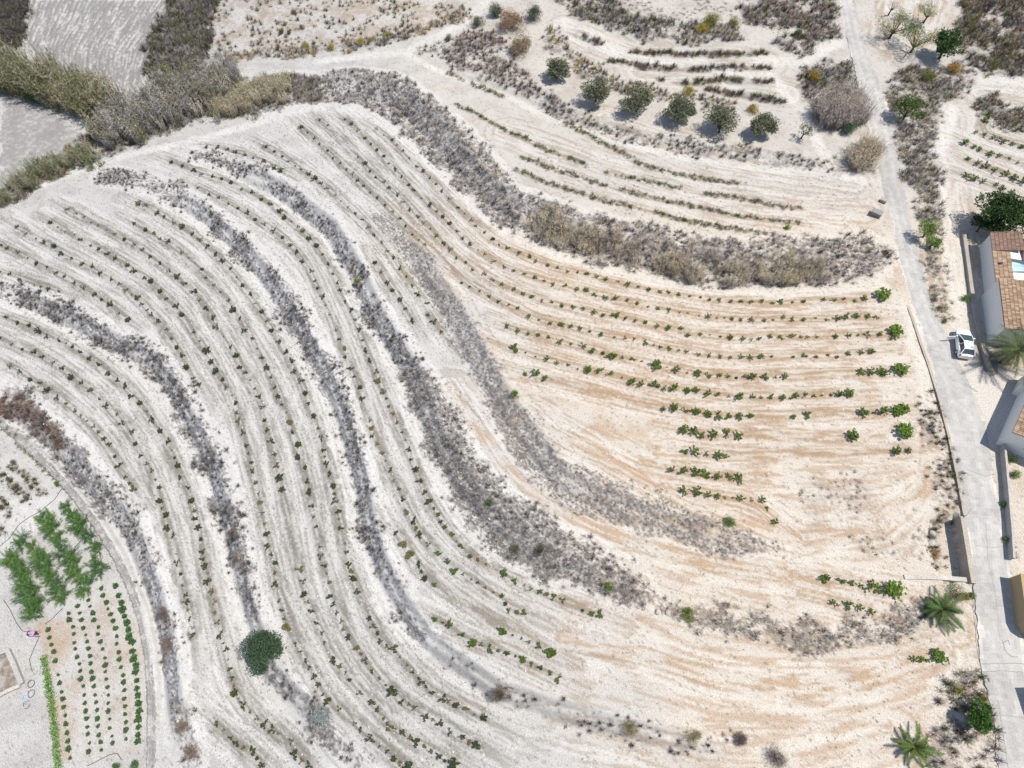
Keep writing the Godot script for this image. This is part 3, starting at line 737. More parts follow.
	for j in NZ - 1:
		for i in range(maxi(first[j], first[j + 1]), mini(last[j], last[j + 1])):
			var a := base[j] + i - first[j]; var b := base[j + 1] + i - first[j + 1]
			idx.append(a); idx.append(a + 1); idx.append(b + 1)
			idx.append(a); idx.append(b + 1); idx.append(b)
	var arr := []; arr.resize(Mesh.ARRAY_MAX)
	arr[Mesh.ARRAY_VERTEX] = vs; arr[Mesh.ARRAY_NORMAL] = ns; arr[Mesh.ARRAY_COLOR] = cs; arr[Mesh.ARRAY_INDEX] = idx
	var m := ArrayMesh.new()
	m.add_surface_from_arrays(Mesh.PRIMITIVE_TRIANGLES, arr)
	m.surface_set_material(0, mats.soil)
	var o := MeshInstance3D.new()
	o.name = "ground"; o.mesh = m; add_child(o)
	o.set_meta("kind", "structure")
	print("terrain ", vs.size(), " vertices ", idx.size() / 3, " triangles")

# thickets: name, outline, litter on the ground
const THICKETS := [
	["cane_left", [-30,62, 0,64, 40,74, 90,90, 122,102, 112,122, 80,120, 40,104, 0,88, -30,84], 0.9],
	["cane_mid", [112,150, 150,136, 205,112, 240,96, 238,68, 190,84, 150,98, 112,120, 96,140], 1.0],
	["cane_tan", [212,122, 250,114, 292,102, 296,82, 250,86, 214,100], 0.9],
	["leafy_left", [-10,214, 20,200, 50,182, 84,168, 104,166, 96,150, 60,160, 30,176, -10,196], 0.9],
	["brush_tl", [-20,0, 28,0, 26,30, 22,46, 0,48, -20,48], 1.0],
	["brush_ravine", [150,80, 145,45, 172,-4, 215,-4, 213,40, 206,60, 190,78, 165,84], 0.9],
	["weedy_slope", [216,-4, 460,-4, 470,12, 440,26, 390,40, 330,50, 260,58, 214,52], 0.35],
	["brush_ditch", [214,54, 280,52, 356,41, 400,32, 440,18, 470,10, 462,20, 430,30, 396,43, 356,49, 300,55, 240,62], 0.8],
	["olive_brush", [418,50, 450,42, 478,28, 505,36, 520,66, 540,90, 580,116, 560,114, 512,88, 470,74], 0.85],
	["olive_verge", [540,104, 600,124, 660,138, 720,147, 780,152, 846,164, 842,172, 760,162, 690,152, 612,135, 545,112], 0.8],
	["olive_slope", [545,24, 560,36, 585,60, 612,76, 650,88, 700,92, 740,100, 720,112, 690,100, 650,98, 610,90, 580,76, 556,56, 540,40], 0.8],
	["top_bank", [556,-4, 604,-4, 640,16, 690,26, 738,28, 742,42, 690,44, 640,38, 606,30, 575,18], 0.9],
	["brush_top", [733,-4, 835,-4, 838,36, 812,53, 797,59, 778,44, 765,30, 745,20], 0.8],
	["pale_field", [606,-4, 730,-4, 736,20, 690,24, 645,14], 0.3],
	["road_brush", [800,70, 842,60, 862,84, 868,105, 842,112, 815,108, 804,95], 0.8],
	["road_cane", [812,118, 836,98, 852,100, 862,118, 850,130, 826,130], 0.8],
	["road_cane_low", [844,158, 856,142, 870,146, 878,160, 866,172, 848,170], 0.8],
	["brush_tr", [964,-4, 1060,-4, 1060,70, 1010,80, 985,74, 972,62, 960,50, 958,26], 0.9],
	["verge_tr", [893,76, 920,66, 968,62, 972,77, 958,92, 942,104, 936,130, 938,170, 942,210, 938,240, 926,242, 916,215, 907,175, 899,135, 892,105], 0.8],
	["patch_tr", [972,98, 1000,94, 1008,108, 1030,116, 1040,132, 1010,130, 994,124, 976,112], 0.7],
	["verge_r", [914,238, 938,240, 946,275, 946,330, 936,318, 926,285], 0.45],
	["wall_verge", [926,390, 936,392, 950,450, 960,505, 955,518, 946,560, 936,575, 930,560, 936,500, 930,440], 0.6],
	["bushy_corner", [945,672, 972,668, 985,690, 996,735, 1000,775, 925,775, 935,740, 948,712, 930,705, 940,690], 0.75],
	["dry_bank_r", [690,604, 730,611, 780,620, 830,630, 868,622, 905,608, 936,596, 940,610, 908,630, 872,645, 830,654, 780,644, 730,630, 690,622], 0.9],
	["belt_left", [-12,214, 20,198, 60,172, 100,146, 112,128, 96,128, 70,148, 30,172, -12,192], 0.9],
	["belt_mid", [100,160, 150,140, 205,118, 245,116, 290,106, 320,100, 320,78, 280,76, 240,80, 236,100, 200,108, 150,126, 104,146], 0.9],
	["bank_tail", [625,592, 660,596, 700,606, 695,622, 655,612, 622,604], 0.7],
	["dead_patch", [795,480, 850,470, 915,520, 925,560, 880,560, 840,530, 800,540], 0.35]]

func vineyards() -> void:
	var lists := []
	var meshes := {}
	for tone in ["cool", "warm", "dry"]:
		meshes[tone] = []
		for i in 6:
			meshes[tone].append(vine_mesh(3 + i % 4, [0.42, 0.34, 0.4, 0.3, 0.46, 0.36][i], 9 + (i * 3) % 7, Color(0.034, 0.048, 0.022) if tone == "cool" else Color(0.048, 0.085, 0.016) if tone == "warm" else Color(0.095, 0.085, 0.04)))
	var all := []
	for ri in ROWS.size():
		var r: Array = ROWS[ri]
		for i in range(0, r[2].size(), 2):
			var px: float = r[2][i]; var py: float = r[2][i + 1]
			var s: float = r[1] * rng.randf_range(0.75, 1.25) * (0.92 if r[0] in ["a", "b", "c", "d"] else 1.0)
			if r[0] == "e" and px < 560: s *= 0.85
			all.append([s / metre(px, py), px, py, s, r[0], "warm" if (r[0] in ["e", "f", "g"] and px > 500) or (r[0] == "c" and px > 430) else "cool" if rng.randf() < 0.9 else "dry", VINE_LABELS[r[0]] % ORDINALS[ROW_ORDER[ri]]])
	for ri in ROWS.size():   # weak plants between the strong ones
		var r: Array = ROWS[ri]
		for i in range(0, r[2].size() - 2, 2):
			var p0 := Vector2(r[2][i], r[2][i + 1]); var p1 := Vector2(r[2][i + 2], r[2][i + 3])
			var gap := p0.distance_to(p1); var n := int(round(gap / 9.5))
			if n < 2 or gap > 75.0 or (r[0] == "e" and gap > 40.0) or r[0] == "f": continue
			for k in range(1, n):
				if rng.randf() < 0.1: continue
				var q := p0.lerp(p1, float(k) / n) + Vector2(rng.randf_range(-1, 1), rng.randf_range(-1, 1))
				var s: float = rng.randf_range(0.3, 0.62)
				all.append([0.0, q.x, q.y, s, r[0], "dry" if rng.randf() < 0.5 else "cool", ""])
	all.sort_custom(func(a, b): return a[0] > b[0])
	var rest := {}
	for i in all.size():
		var a: Array = all[i]
		var k := rng.randi() % 6
		var at := on(a[1], a[2] + 1.0, 0.1)
		var turn := rng.randf() * TAU
		if i < 300:
			var vn := single("grape_vine", meshes[a[5]][k], at, turn, a[3])
			vn.scale = Vector3(rng.randf_range(0.72, 1.3), rng.randf_range(0.7, 1.3), rng.randf_range(0.72, 1.3)) * a[3]
			tag(vn, a[6], "vine", "bush vines planted in rows")
		else:
			var key: String = a[5] + str(k)
			if not rest.has(key): rest[key] = [meshes[a[5]][k], []]
			rest[key][1].append([Transform3D(Basis(Vector3.UP, turn).scaled(Vector3(rng.randf_range(0.72, 1.3), rng.randf_range(0.7, 1.3), rng.randf_range(0.72, 1.3)) * a[3]), at), Color(1, 1, 1)])
	var t := top("small_vines")
	for key in rest: copies("vines", rest[key][0], rest[key][1], t)
	tag(t, "many small bush vines dotted along the rest of the curving rows", "vines", "", "stuff")
	print("vines ", all.size())
	# bigger leafy plants at the row ends
	for a in [[883,294,1.9], [895,330,2.0], [901,368,2.1], [903,407,1.6], [897,409,1.4], [905,429,2.3], [894,588,1.9], [940,654,1.6]]:
		var o := single("fig_bush", vine_mesh(9, 0.5, 16, Color(0.065, 0.12, 0.018)), on(a[0], a[1] + 2.0, 0.3), rng.randf() * TAU, a[2] * 0.82)
		tag(o, "large bright leafy bush at the lane end of the %s vine row below the canes" % ORDINALS[{294: 0, 330: 2, 368: 4, 409: 6, 407: 6, 429: 7}[int(a[1])]] if a[0] < 910 and a[1] < 500 else ("bright green bush ending the short vine row near the palm" if a[1] < 600 else "bright green bush at the end of the three-plant row below the palm"), "bush", "leafy bushes at the row ends")

func vegetation() -> void:
	var tuft := tuft_mesh(34, 0.42, 0.7, 0.045)
	var tuft2 := tuft_mesh(26, 0.26, 0.6, 0.05)
	var twig := twig_mesh(34, 0.6, 0.95)
	var big_twig := twig_mesh(46, 0.95, 1.4)
	var leafy := leafy_mesh(70, 0.5, 0.8, 0.11)
	var cane := cane_mesh(20, 1.0, 0.34, 7.0, 0.34)
	var fan := cane_mesh(18, 1.0, 0.35, 6.0, 0.6)
	var grey1 := Color(0.255, 0.235, 0.235); var grey2 := Color(0.125, 0.112, 0.11); var straw := Color(0.40, 0.36, 0.29); var olive := Color(0.15, 0.16, 0.09)
	var brown := Color(0.26, 0.20, 0.16); var red := Color(0.19, 0.125, 0.115); var gold := Color(0.36, 0.27, 0.07); var green := Color(0.10, 0.15, 0.05)
	var dull := [grey1, grey1, grey2, grey2, straw]
	var slate := [Color(0.135, 0.133, 0.15), Color(0.20, 0.195, 0.21), Color(0.08, 0.077, 0.08), Color(0.155, 0.14, 0.135), Color(0.32, 0.30, 0.27), Color(0.095, 0.092, 0.098)]
	growth("dry_scrub", xz(B_TOP), 0.42, -0.32, [tuft, tuft, twig, tuft2], [grey1, grey1, grey2, Color(0.34, 0.32, 0.33), Color(0.30, 0.285, 0.29), straw], Vector2(0.5, 1.2), "grey dry scrub in the long bank running along under the upper field")
	growth("dry_scrub", strip_poly(B2_UP), 0.32, -0.08, [tuft2, tuft2, twig], slate, Vector2(0.5, 0.85), "narrow grey scrub strip curving down beside the forked rows")
	var pale := [Color(0.29, 0.275, 0.275), Color(0.22, 0.205, 0.205), Color(0.35, 0.33, 0.31), Color(0.14, 0.13, 0.13), Color(0.26, 0.24, 0.23)]
	growth("dry_scrub", xz(B2_LOW), 0.32, -0.38, [tuft2, tuft2, tuft, tuft2, twig], pale, Vector2(0.5, 0.95), "wide grey scrub bank below the tan cart track")
	growth("dry_scrub", xz(B3), 0.32, -0.28, [tuft2, tuft2, tuft2, tuft], pale, Vector2(0.35, 0.7), "low grey scrub bank between the tan terrace and the tan cart track")
	growth("dry_scrub", strip_poly(B4), 0.33, -0.1, [tuft2, tuft, twig], slate, Vector2(0.35, 0.8), "long grey scrub bank through the middle of the broad pale terraces")
	growth("dry_scrub", strip_poly(B4_LOW), 0.45, 0.05, [tuft2, twig], slate, Vector2(0.45, 0.8), "thin patchy scrub running on towards the lower bare slope")
	growth("dry_scrub", strip_poly(B5), 0.32, -0.13, [tuft2, tuft2, tuft, twig, big_twig], slate, Vector2(0.35, 0.8), "grey scrub bank ending at the dark round bush")
	growth("dry_scrub", strip_poly(B5_LOW), 0.32, -0.25, [tuft2, tuft2, twig], slate, Vector2(0.35, 0.8), "grey scrub below the dark round bush")
	growth("dry_scrub", strip_poly(B6), 0.34, -0.06, [tuft2, tuft, twig], slate, Vector2(0.35, 0.8), "grey scrub slope above the water channel and kitchen garden")
	growth("red_scrub", xz([0,388, 25,398, 60,425, 78,445, 70,455, 40,435, 0,415]), 0.4, -0.2, [tuft, twig], [red, red, brown, grey2], Vector2(0.7, 1.0), "rusty red dry scrub at the head of the slope above the channel")
	var T := {}
	for a in THICKETS: T[a[0]] = xz(a[1])
	var can_g := [Color(0.17, 0.17, 0.105), Color(0.24, 0.225, 0.155), Color(0.10, 0.12, 0.06), Color(0.30, 0.275, 0.22)]
	var can_d := [Color(0.29, 0.28, 0.28), Color(0.21, 0.20, 0.20), Color(0.35, 0.33, 0.30), Color(0.15, 0.145, 0.13), Color(0.22, 0.21, 0.14)]
	growth("cane_thicket", T.cane_left, 0.6, -0.3, [cane], can_g, Vector2(2.8, 5.0), "tall olive green cane thicket beside the ravine", "canes", ["canes"])
	growth("cane_thicket", T.cane_mid, 0.55, -0.3, [cane], can_d, Vector2(1.8, 3.9), "tall grey dry cane thicket along the stream below the grey field", "canes", ["canes"])
	growth("cane_thicket", T.cane_tan, 0.55, -0.3, [cane], [Color(0.40, 0.36, 0.27), Color(0.33, 0.29, 0.24), Color(0.3, 0.3, 0.2)], Vector2(1.8, 2.5), "pale tan cane thicket above the head of the vine rows", "canes", ["canes"])
	growth("leafy_canes", T.leafy_left, 0.55, -0.35, [cane, leafy], [Color(0.14, 0.17, 0.09), Color(0.2, 0.2, 0.13), Color(0.26, 0.25, 0.2)], Vector2(1.7, 2.4), "dark green leafy canes in the ditch beside the pale headland", "canes", ["canes", "leaves"])
	growth("cane_thicket", xz([516,206, 600,238, 700,258, 790,262, 832,268, 815,284, 730,284, 640,268, 560,245, 516,228]), 0.55, -0.2, [cane, fan], [Color(0.36, 0.31, 0.26), Color(0.28, 0.24, 0.22), Color(0.42, 0.37, 0.28), Color(0.30, 0.28, 0.2)], Vector2(1.1, 2.4), "long brownish dry cane thicket on the bank below the weedy field", "canes", ["canes", "canes"])
	growth("brush", T.road_brush, 0.5, -0.35, [twig, tuft, leafy], [grey1, grey1, grey2, olive], Vector2(0.9, 1.5), "grey brush between the golden bush and the lane canes")
	growth("cane_thicket", T.road_cane, 0.42, -0.4, [fan], [Color(0.36, 0.33, 0.33), Color(0.40, 0.36, 0.32), Color(0.27, 0.24, 0.24)], Vector2(1.8, 3.2), "upper grey fountain shaped cane clump beside the lane", "canes", ["canes"])
	growth("cane_thicket", T.road_cane_low, 0.42, -0.4, [fan], [Color(0.40, 0.35, 0.28), Color(0.44, 0.39, 0.31), Color(0.28, 0.25, 0.2)], Vector2(1.6, 2.9), "lower straw brown cane clump overhanging the lane", "canes", ["canes"])
	growth("brush", T.brush_tl, 0.5, -0.5, [twig, leafy], [grey2, Color(0.12, 0.13, 0.1), grey2], Vector2(1.2, 2.0), "dark brush beside the grey ploughed field", "scrub", ["twigs", "leaves"])
	growth("brush", T.brush_ravine, 0.5, -0.4, [twig, twig, leafy], [grey1, grey2, olive], Vector2(1.0, 1.8), "grey and olive brush filling the ravine beside the grey field", "scrub", ["twigs", "twigs", "leaves"])
	growth("weedy_tufts", T.weedy_slope, 0.75, 0.02, [tuft, twig], [grey2, brown, straw, olive], Vector2(0.6, 1.2), "scattered dry tufts over the pinkish bare slope beyond the path", "weeds")
	growth("brush", T.brush_ditch, 0.5, -0.3, [twig, tuft, leafy], [grey1, grey1, straw, gold, olive], Vector2(0.8, 1.4), "grey brush with yellow flecks along the white path")
	growth("brush", T.olive_brush, 0.5, -0.25, [twig, tuft], [grey1, grey2, brown], Vector2(0.7, 1.2), "grey scrub at the end of the olive row")
	growth("brush", T.olive_verge, 0.5, -0.2, [tuft, twig], [grey1, straw, grey2], Vector2(0.6, 1.0), "dry grass verge below the olive trees")
	growth("brush", T.olive_slope, 0.5, -0.2, [tuft, twig, leafy], [grey1, grey2, straw, olive, gold], Vector2(0.6, 1.2), "grey and yellow scrub above the olive trees")
	growth("brush", T.top_bank, 0.5, -0.3, [twig, tuft], [grey1, grey2, straw, olive], Vector2(0.9, 1.4), "grey shrubby bank above the short terraces")
	growth("brush", T.brush_top, 0.52, -0.15, [twig, tuft, leafy], [grey1, grey2, brown, grey1, olive], Vector2(0.9, 1.6), "grey brush beside the bend where the track joins the lane")
	growth("weedy_tufts", T.pale_field, 0.7, 0.1, [tuft2], [grey1, straw], Vector2(0.7, 1.2), "thin dry grass on the pale field above the shrubby bank", "weeds")
	growth("brush", T.brush_tr, 0.52, -0.22, [twig, tuft, leafy], [grey1, grey2, brown, olive, Color(0.24, 0.22, 0.11)], Vector2(1.0, 1.9), "olive and brown brush on the slope beyond the almond trees")
	growth("brush", T.verge_tr, 0.45, -0.25, [twig, tuft, tuft, leafy], [grey1, straw, straw, grey1, grey2, olive], Vector2(0.7, 1.5), "mixed brush on the far verge of the lane")
	growth("brush", T.patch_tr, 0.5, -0.3, [twig, tuft], [grey1, brown, olive], Vector2(0.9, 1.5), "brush patch behind the farmhouse vine plot")
	growth("weedy_tufts", T.verge_r, 0.4, -0.2, [tuft, tuft2], [straw, grey1, olive], Vector2(0.7, 1.1), "dry grass on the verge above the white car", "weeds")
	growth("weedy_tufts", T.wall_verge, 0.38, -0.2, [tuft2, twig], [grey1, grey2, brown, olive], Vector2(0.5, 0.9), "dry weeds at the foot of the lane wall", "weeds")
	growth("brush", T.bushy_corner, 0.45, -0.2, [twig, tuft, twig, leafy], [grey1, grey2, straw, olive, grey1], Vector2(0.7, 1.3), "grey brush around the palm beside the lower lane")
	growth("dry_scrub", T.dry_bank_r, 0.34, -0.5, [tuft, tuft2, tuft], [grey1, Color(0.33, 0.31, 0.30), straw, grey2], Vector2(0.5, 0.95), "grey dry grass bank below the short leafy vine rows")
	growth("brush", T.belt_left, 0.45, -0.4, [twig, tuft, leafy], [grey1, grey2, olive, straw], Vector2(0.8, 1.6), "grey green brush linking the leafy canes to the cane thickets")
	growth("brush", T.belt_mid, 0.42, -0.45, [twig, tuft, tuft], [grey1, grey1, grey2, straw, olive], Vector2(0.8, 1.5), "wispy grey brush along the foot of the dry cane thickets")
	growth("dry_scrub", T.bank_tail, 0.36, -0.2, [tuft2, tuft], [grey1, grey2, straw], Vector2(0.5, 0.9), "thin dry grass joining the wide grey bank to the earth scar")
	growth("weedy_tufts", T.dead_patch, 0.6, 0.1, [tuft2], [grey1, straw, olive], Vector2(0.5, 0.9), "thin weeds on the bare end of the tan terrace", "weeds")
	# dead weeds and clods over the worked soil
	growth("dry_weeds", xz([0,215, 130,165, 330,105, 420,200, 470,380, 560,560, 500,700, 480,768, 200,768, 190,600, 140,480, 0,370]), 0.46, 0.0, [tuft2], [Color(0.20, 0.19, 0.17), Color(0.14, 0.14, 0.11), Color(0.28, 0.26, 0.22)], Vector2(0.14, 0.34), "tiny dead weeds sprinkled over the pale terraces", "weeds")
	growth("dry_weeds", xz([420,120, 900,300, 930,520, 960,640, 900,768, 520,768, 560,600, 480,360, 400,180]), 0.95, 0.1, [tuft2], [Color(0.3, 0.26, 0.2), Color(0.38, 0.33, 0.24), Color(0.22, 0.22, 0.12)], Vector2(0.16, 0.4), "sparse dead weeds over the tan terraces and bare lower slope", "weeds")
	growth("dry_weeds", xz([480,100, 620,150, 860,185, 880,235, 700,238, 560,200, 500,170]), 0.85, 0.08, [tuft2], [Color(0.3, 0.27, 0.22), Color(0.38, 0.34, 0.27)], Vector2(0.2, 0.5), "dead weeds dotted over the white upper field", "weeds")
	var st := MB.new()
	var sp_ := []
	for i in 6:
		for k in 4:
			var th := PI * k / 3.0; var ph := TAU * i / 6.0 + k * 0.5
			sp_.append(Vector3(sin(th) * cos(ph) + rng.randf_range(-0.2, 0.2), cos(th) * 0.6, sin(th) * sin(ph) + rng.randf_range(-0.2, 0.2)) * 0.5)
	for i in 6:
		for k in 3:
			var i2 := (i + 1) % 6
			st.face(sp_[i * 4 + k], sp_[i2 * 4 + k], sp_[i2 * 4 + k + 1], sp_[i * 4 + k + 1], sp_[i * 4 + k] + sp_[i2 * 4 + k + 1], Color(1, 1, 1))
	var stone := st.commit(mats.dry)
	growth("field_stones", xz([0,215, 130,165, 330,105, 500,230, 880,290, 930,420, 940,600, 960,680, 900,768, 200,768, 190,600, 140,480, 0,370]), 0.62, 0.0, [stone], [Color(0.50, 0.47, 0.43), Color(0.42, 0.38, 0.34), Color(0.27, 0.245, 0.22), Color(0.34, 0.31, 0.27)], Vector2(0.05, 0.17), "loose stones and clods strewn over the terraces", "stones", ["stones"])
	growth("field_stones", xz([480,90, 600,120, 860,180, 885,235, 700,240, 540,200, 470,130]), 0.7, 0.0, [stone], [Color(0.52, 0.48, 0.44), Color(0.34, 0.3, 0.26), Color(0.42, 0.38, 0.33)], Vector2(0.06, 0.2), "loose stones strewn over the white upper field", "stones", ["stones"])
	for a in [[B4, "loose stones on the long grey middle bank"], [B5, "loose stones on the bank ending at the dark round bush"], [B6, "loose stones on the slope above the channel"]]: growth("bank_stones", strip_poly(a[0]), 0.7, 0.0, [stone], [Color(0.46, 0.44, 0.42), Color(0.36, 0.34, 0.32)], Vector2(0.08, 0.26), a[1], "stones", ["stones"])
	for a in [[B2_LOW, "loose stones on the wide grey bank"], [B3, "loose stones on the bank above the tan track"]]: growth("bank_stones", xz(a[0]), 0.8, 0.0, [stone], [Color(0.48, 0.45, 0.41), Color(0.38, 0.35, 0.31)], Vector2(0.08, 0.26), a[1], "stones", ["stones"])
	# weed lines in the upper field and on the top terraces
	var wl := [straw, olive, olive, grey2, green]
	for a in WEEDS: along(a, 0.17, 0.9, 0.32, "weed_line", [tuft, tuft2, leafy], wl, Vector2(0.55, 1.15), "line of dry and green weeds across the white upper field")
	for a in HEDGES: along(a, 0.2, 0.95, 0.3, "hedge_line", [twig, tuft, leafy], [grey2, olive, olive, brown, grey1], Vector2(0.8, 1.4), "low line of dark shrubs along the edge of a short top terrace", "shrubs")
	for a in [[3,428, 20,445, 40,465, 57,483]]: along(a, 0.25, 0.9, 0.3, "verge_weeds", [leafy, tuft], [Color(0.2, 0.19, 0.06), olive, green], Vector2(0.5, 0.9), "yellow green weeds along the garden side of the water channel")
	for a in [[0,453, 15,467, 28,480, 43,493], [0,472, 15,488, 32,504], [-4,495, 4,506, 10,516], [-8,520, 2,535]]: along(a, 0.15, 0.95, 0.38, "spent_crop", [leafy, twig, tuft], [Color(0.11, 0.10, 0.07), Color(0.10, 0.11, 0.06), Color(0.16, 0.13, 0.095)], Vector2(0.5, 0.95), "row of brown spent crop plants in the garden corner", "crop")

	# trees
	var og := Color(0.135, 0.145, 0.10)
	var ok := -1
	for a in [[557,70,2.6,3.4], [597,93,3.1,4.3], [638,101,3.3,4.6], [681,111,3.1,4.3], [722,122,3.1,4.2], [762,127,2.6,3.6]]:
		ok += 1
		tree("olive_tree", a[0], a[1], a[2], a[3], 0.45, og, 120, "rounded grey green olive tree, %s from the rusty bushes in its row" % ORDINALS[ok], "tree", "olive trees in a row", 0.19, 26)
	tree("young_olive_tree", 805, 130, 2.2, 2.2, 0.6, og, 45, "small sparse olive tree standing alone at the lane end of the olive row", "tree", "", 0.13, 9)
	tree("almond_tree", 897, 24, 3.6, 5.4, 0.8, Color(0.12, 0.16, 0.06), 85, "thin pale green almond tree beside the lane", "tree", "almond trees", 0.13, 18)
	tree("almond_tree", 919, 38, 3.6, 5.6, 0.8, Color(0.12, 0.16, 0.06), 95, "pale green almond tree next to the dark round tree", "tree", "almond trees", 0.13, 18)
	tree("almond_tree", 930, 11, 2.8, 3.6, 0.8, Color(0.2, 0.23, 0.11), 60, "smallest yellowish almond tree on the ploughed patch", "tree", "almond trees", 0.12, 12)
	tree("bare_tree", 893, 6, 2.2, 2.6, 0.8, Color(0.2, 0.17, 0.15), 10, "bare twiggy small tree at the edge of the ploughed patch", "tree", "", 0.1, 12)
	tree("round_tree", 948, 44, 3.6, 4.0, 0.8, Color(0.06, 0.10, 0.04), 150, "dense dark green round tree behind the almond trees", "tree", "", 0.2, 26)
	tree("green_tree", 910, 108, 3.0, 3.8, 0.5, Color(0.10, 0.14, 0.045), 80, "bright green bushy tree on the lane verge opposite the canes", "tree", "", 0.19, 20)
	tree("green_tree", 930, 228, 2.6, 2.6, 0.6, Color(0.14, 0.22, 0.05), 70, "light green tree casting a shadow on the lane", "tree", "", 0.14, 14)
	tree("green_tree", 934, 242, 1.5, 1.6, 0.3, Color(0.14, 0.23, 0.05), 70, "low light green bushy tree beside the lane-shading tree", "tree", "", 0.13, 9)
	tree("garden_tree", 1004, 214, 4.2, 5.0, 1.0, Color(0.045, 0.08, 0.03), 200, "dense dark green tree behind the tiled farmhouse", "tree", "", 0.22, 34)
	tree("garden_tree", 985, 222, 2.6, 2.6, 0.6, Color(0.045, 0.08, 0.03), 150, "small dark tree at the gable corner of the tiled farmhouse", "tree", "", 0.16, 14)
	tree("lane_tree", 982, 717, 2.2, 2.3, 0.5, Color(0.07, 0.14, 0.035), 170, "round dark green tree leaning over the lower lane", "tree", "", 0.15, 16)
	# single bushes
	shrub("round_bush", 261, 649, 2.6, 4.6, Color(0.05, 0.085, 0.05), 5200, "big dark green round bush on the pale terrace bank", "", 0.17, false, 34)
	shrub("grey_bush", 324, 715, 0.9, 2.7, Color(0.25, 0.29, 0.29), 1400, "blue grey spreading bush in the scrub below the dark round bush", "", 0.11)
	shrub("brown_bush", 501, 694, 1.1, 2.3, Color(0.17, 0.14, 0.11), 1100, "dark brown dry round bush at the edge of the bare lower slope", "", 0.12, true)
	shrub("brown_bush", 511, 20, 3.0, 6.0, Color(0.22, 0.145, 0.09), 4200, "tall rusty brown round bush at the head of the olive row", "rusty bushes", 0.13)
	shrub("brown_bush", 522, 45, 2.7, 5.2, Color(0.25, 0.185, 0.12), 3600, "pale rusty bush in front of the tall rusty bush", "rusty bushes", 0.13)
	shrub("green_bush", 534, 13, 2.3, 4.0, Color(0.085, 0.11, 0.065), 2400, "dark green round bush beside the rusty bushes", "", 0.13)
	shrub("green_bush", 495, 10, 2.3, 3.8, Color(0.13, 0.145, 0.105), 2200, "grey green bush on the path edge behind the rusty bushes", "", 0.13)
	shrub("green_bush", 477, 21, 1.7, 2.8, Color(0.11, 0.13, 0.09), 1500, "smaller grey green bush where the white path bends", "", 0.12)
	shrub("green_bush", 449, 37, 1.0, 1.3, Color(0.13, 0.16, 0.12), 500, "smallest grey green bush alone on the white path", "", 0.11)
	shrub("yellow_bush", 711, 20, 1.8, 3.8, Color(0.20, 0.20, 0.06), 1900, "wide yellow green bush on the shrubby top bank", "", 0.13)
	shrub("yellow_bush", 703, 30, 1.3, 2.8, Color(0.32, 0.25, 0.05), 1200, "golden bush below the wide yellow green bush", "", 0.12)
	shrub("yellow_bush", 735, 22, 1.2, 2.6, Color(0.24, 0.21, 0.07), 900, "olive yellow bush leaning down the top bank", "", 0.12)
	shrub("yellow_bush", 690, 90, 1.1, 3.0, Color(0.30, 0.25, 0.05), 1000, "golden bush behind the middle olive trees", "", 0.12)
	shrub("yellow_bush", 753, 108, 1.1, 2.8, Color(0.30, 0.23, 0.07), 900, "golden bush behind the last olive tree", "", 0.12)
	shrub("yellow_bush", 816, 76, 1.5, 2.8, Color(0.30, 0.22, 0.05), 1200, "golden bush at the head of the lane canes", "", 0.12)
	shrub("green_bush", 834, 112, 1.8, 2.6, Color(0.12, 0.16, 0.10), 1200, "grey green bush among the lane canes", "", 0.13)
	shrub("green_bush", 850, 128, 1.8, 2.5, Color(0.09, 0.15, 0.09), 1200, "dark green bush on the lane side of the canes", "", 0.13)
	shrub("green_bush", 799, 33, 1.3, 1.9, Color(0.08, 0.13, 0.05), 800, "dark green bush in the grey brush by the lane bend", "", 0.12)
	shrub("green_bush", 166, 68, 1.2, 3.4, Color(0.14, 0.18, 0.06), 1300, "bright green low bush at the mouth of the ravine", "", 0.12)
	shrub("yellow_bush", 953, 68, 1.3, 3.2, Color(0.34, 0.22, 0.08), 1300, "orange bush below the dense dark round tree", "", 0.12)
	shrub("yellow_bush", 928, 74, 1.4, 3.0, Color(0.18, 0.19, 0.07), 1200, "olive bush between the orange bush and the lane", "", 0.12)
	shrub("green_bush", 996, 65, 1.0, 2.4, Color(0.16, 0.18, 0.06), 800, "olive green low bush beside the pale rock pile", "", 0.12)
	shrub("yellow_bush", 305, 45, 0.9, 1.8, Color(0.27, 0.24, 0.08), 600, "small yellow bush in the path-side brush", "yellow bushes beside the white path", 0.11)
	shrub("yellow_bush", 331, 47, 0.9, 2.0, Color(0.27, 0.24, 0.08), 600, "small yellow bush in the path-side brush", "yellow bushes beside the white path", 0.11)
	shrub("yellow_bush", 361, 43, 1.0, 2.2, Color(0.30, 0.27, 0.08), 700, "small yellow bush in the path-side brush", "yellow bushes beside the white path", 0.11)
	shrub("yellow_bush", 387, 34, 0.8, 1.5, Color(0.27, 0.25, 0.08), 500, "small yellow bush in the path-side brush", "yellow bushes beside the white path", 0.11)
	for a in [[301,27,1.1], [281,32,1.0], [289,32,0.8], [294,12,1.0]]:
		shrub("green_bush", a[0], a[1], 0.8, a[2] * 1.2, Color(0.12, 0.12, 0.05), 350, "small dark green bush on the pinkish slope", "dark bushes on the pinkish slope", 0.1)
	shrub("green_bush", 357, 279, 0.9, 1.3, Color(0.19, 0.19, 0.05), 500, "small yellow green bush alone in the middle scrub bank", "", 0.1)
	shrub("green_bush", 212, 215, 0.8, 0.9, Color(0.12, 0.15, 0.05), 350, "small green bush near the upper end of the long grey bank", "", 0.1)
	shrub("green_bush", 515, 397, 0.8, 1.3, Color(0.12, 0.19, 0.04), 500, "small bright green bush on the edge of the tan track bank", "", 0.1)
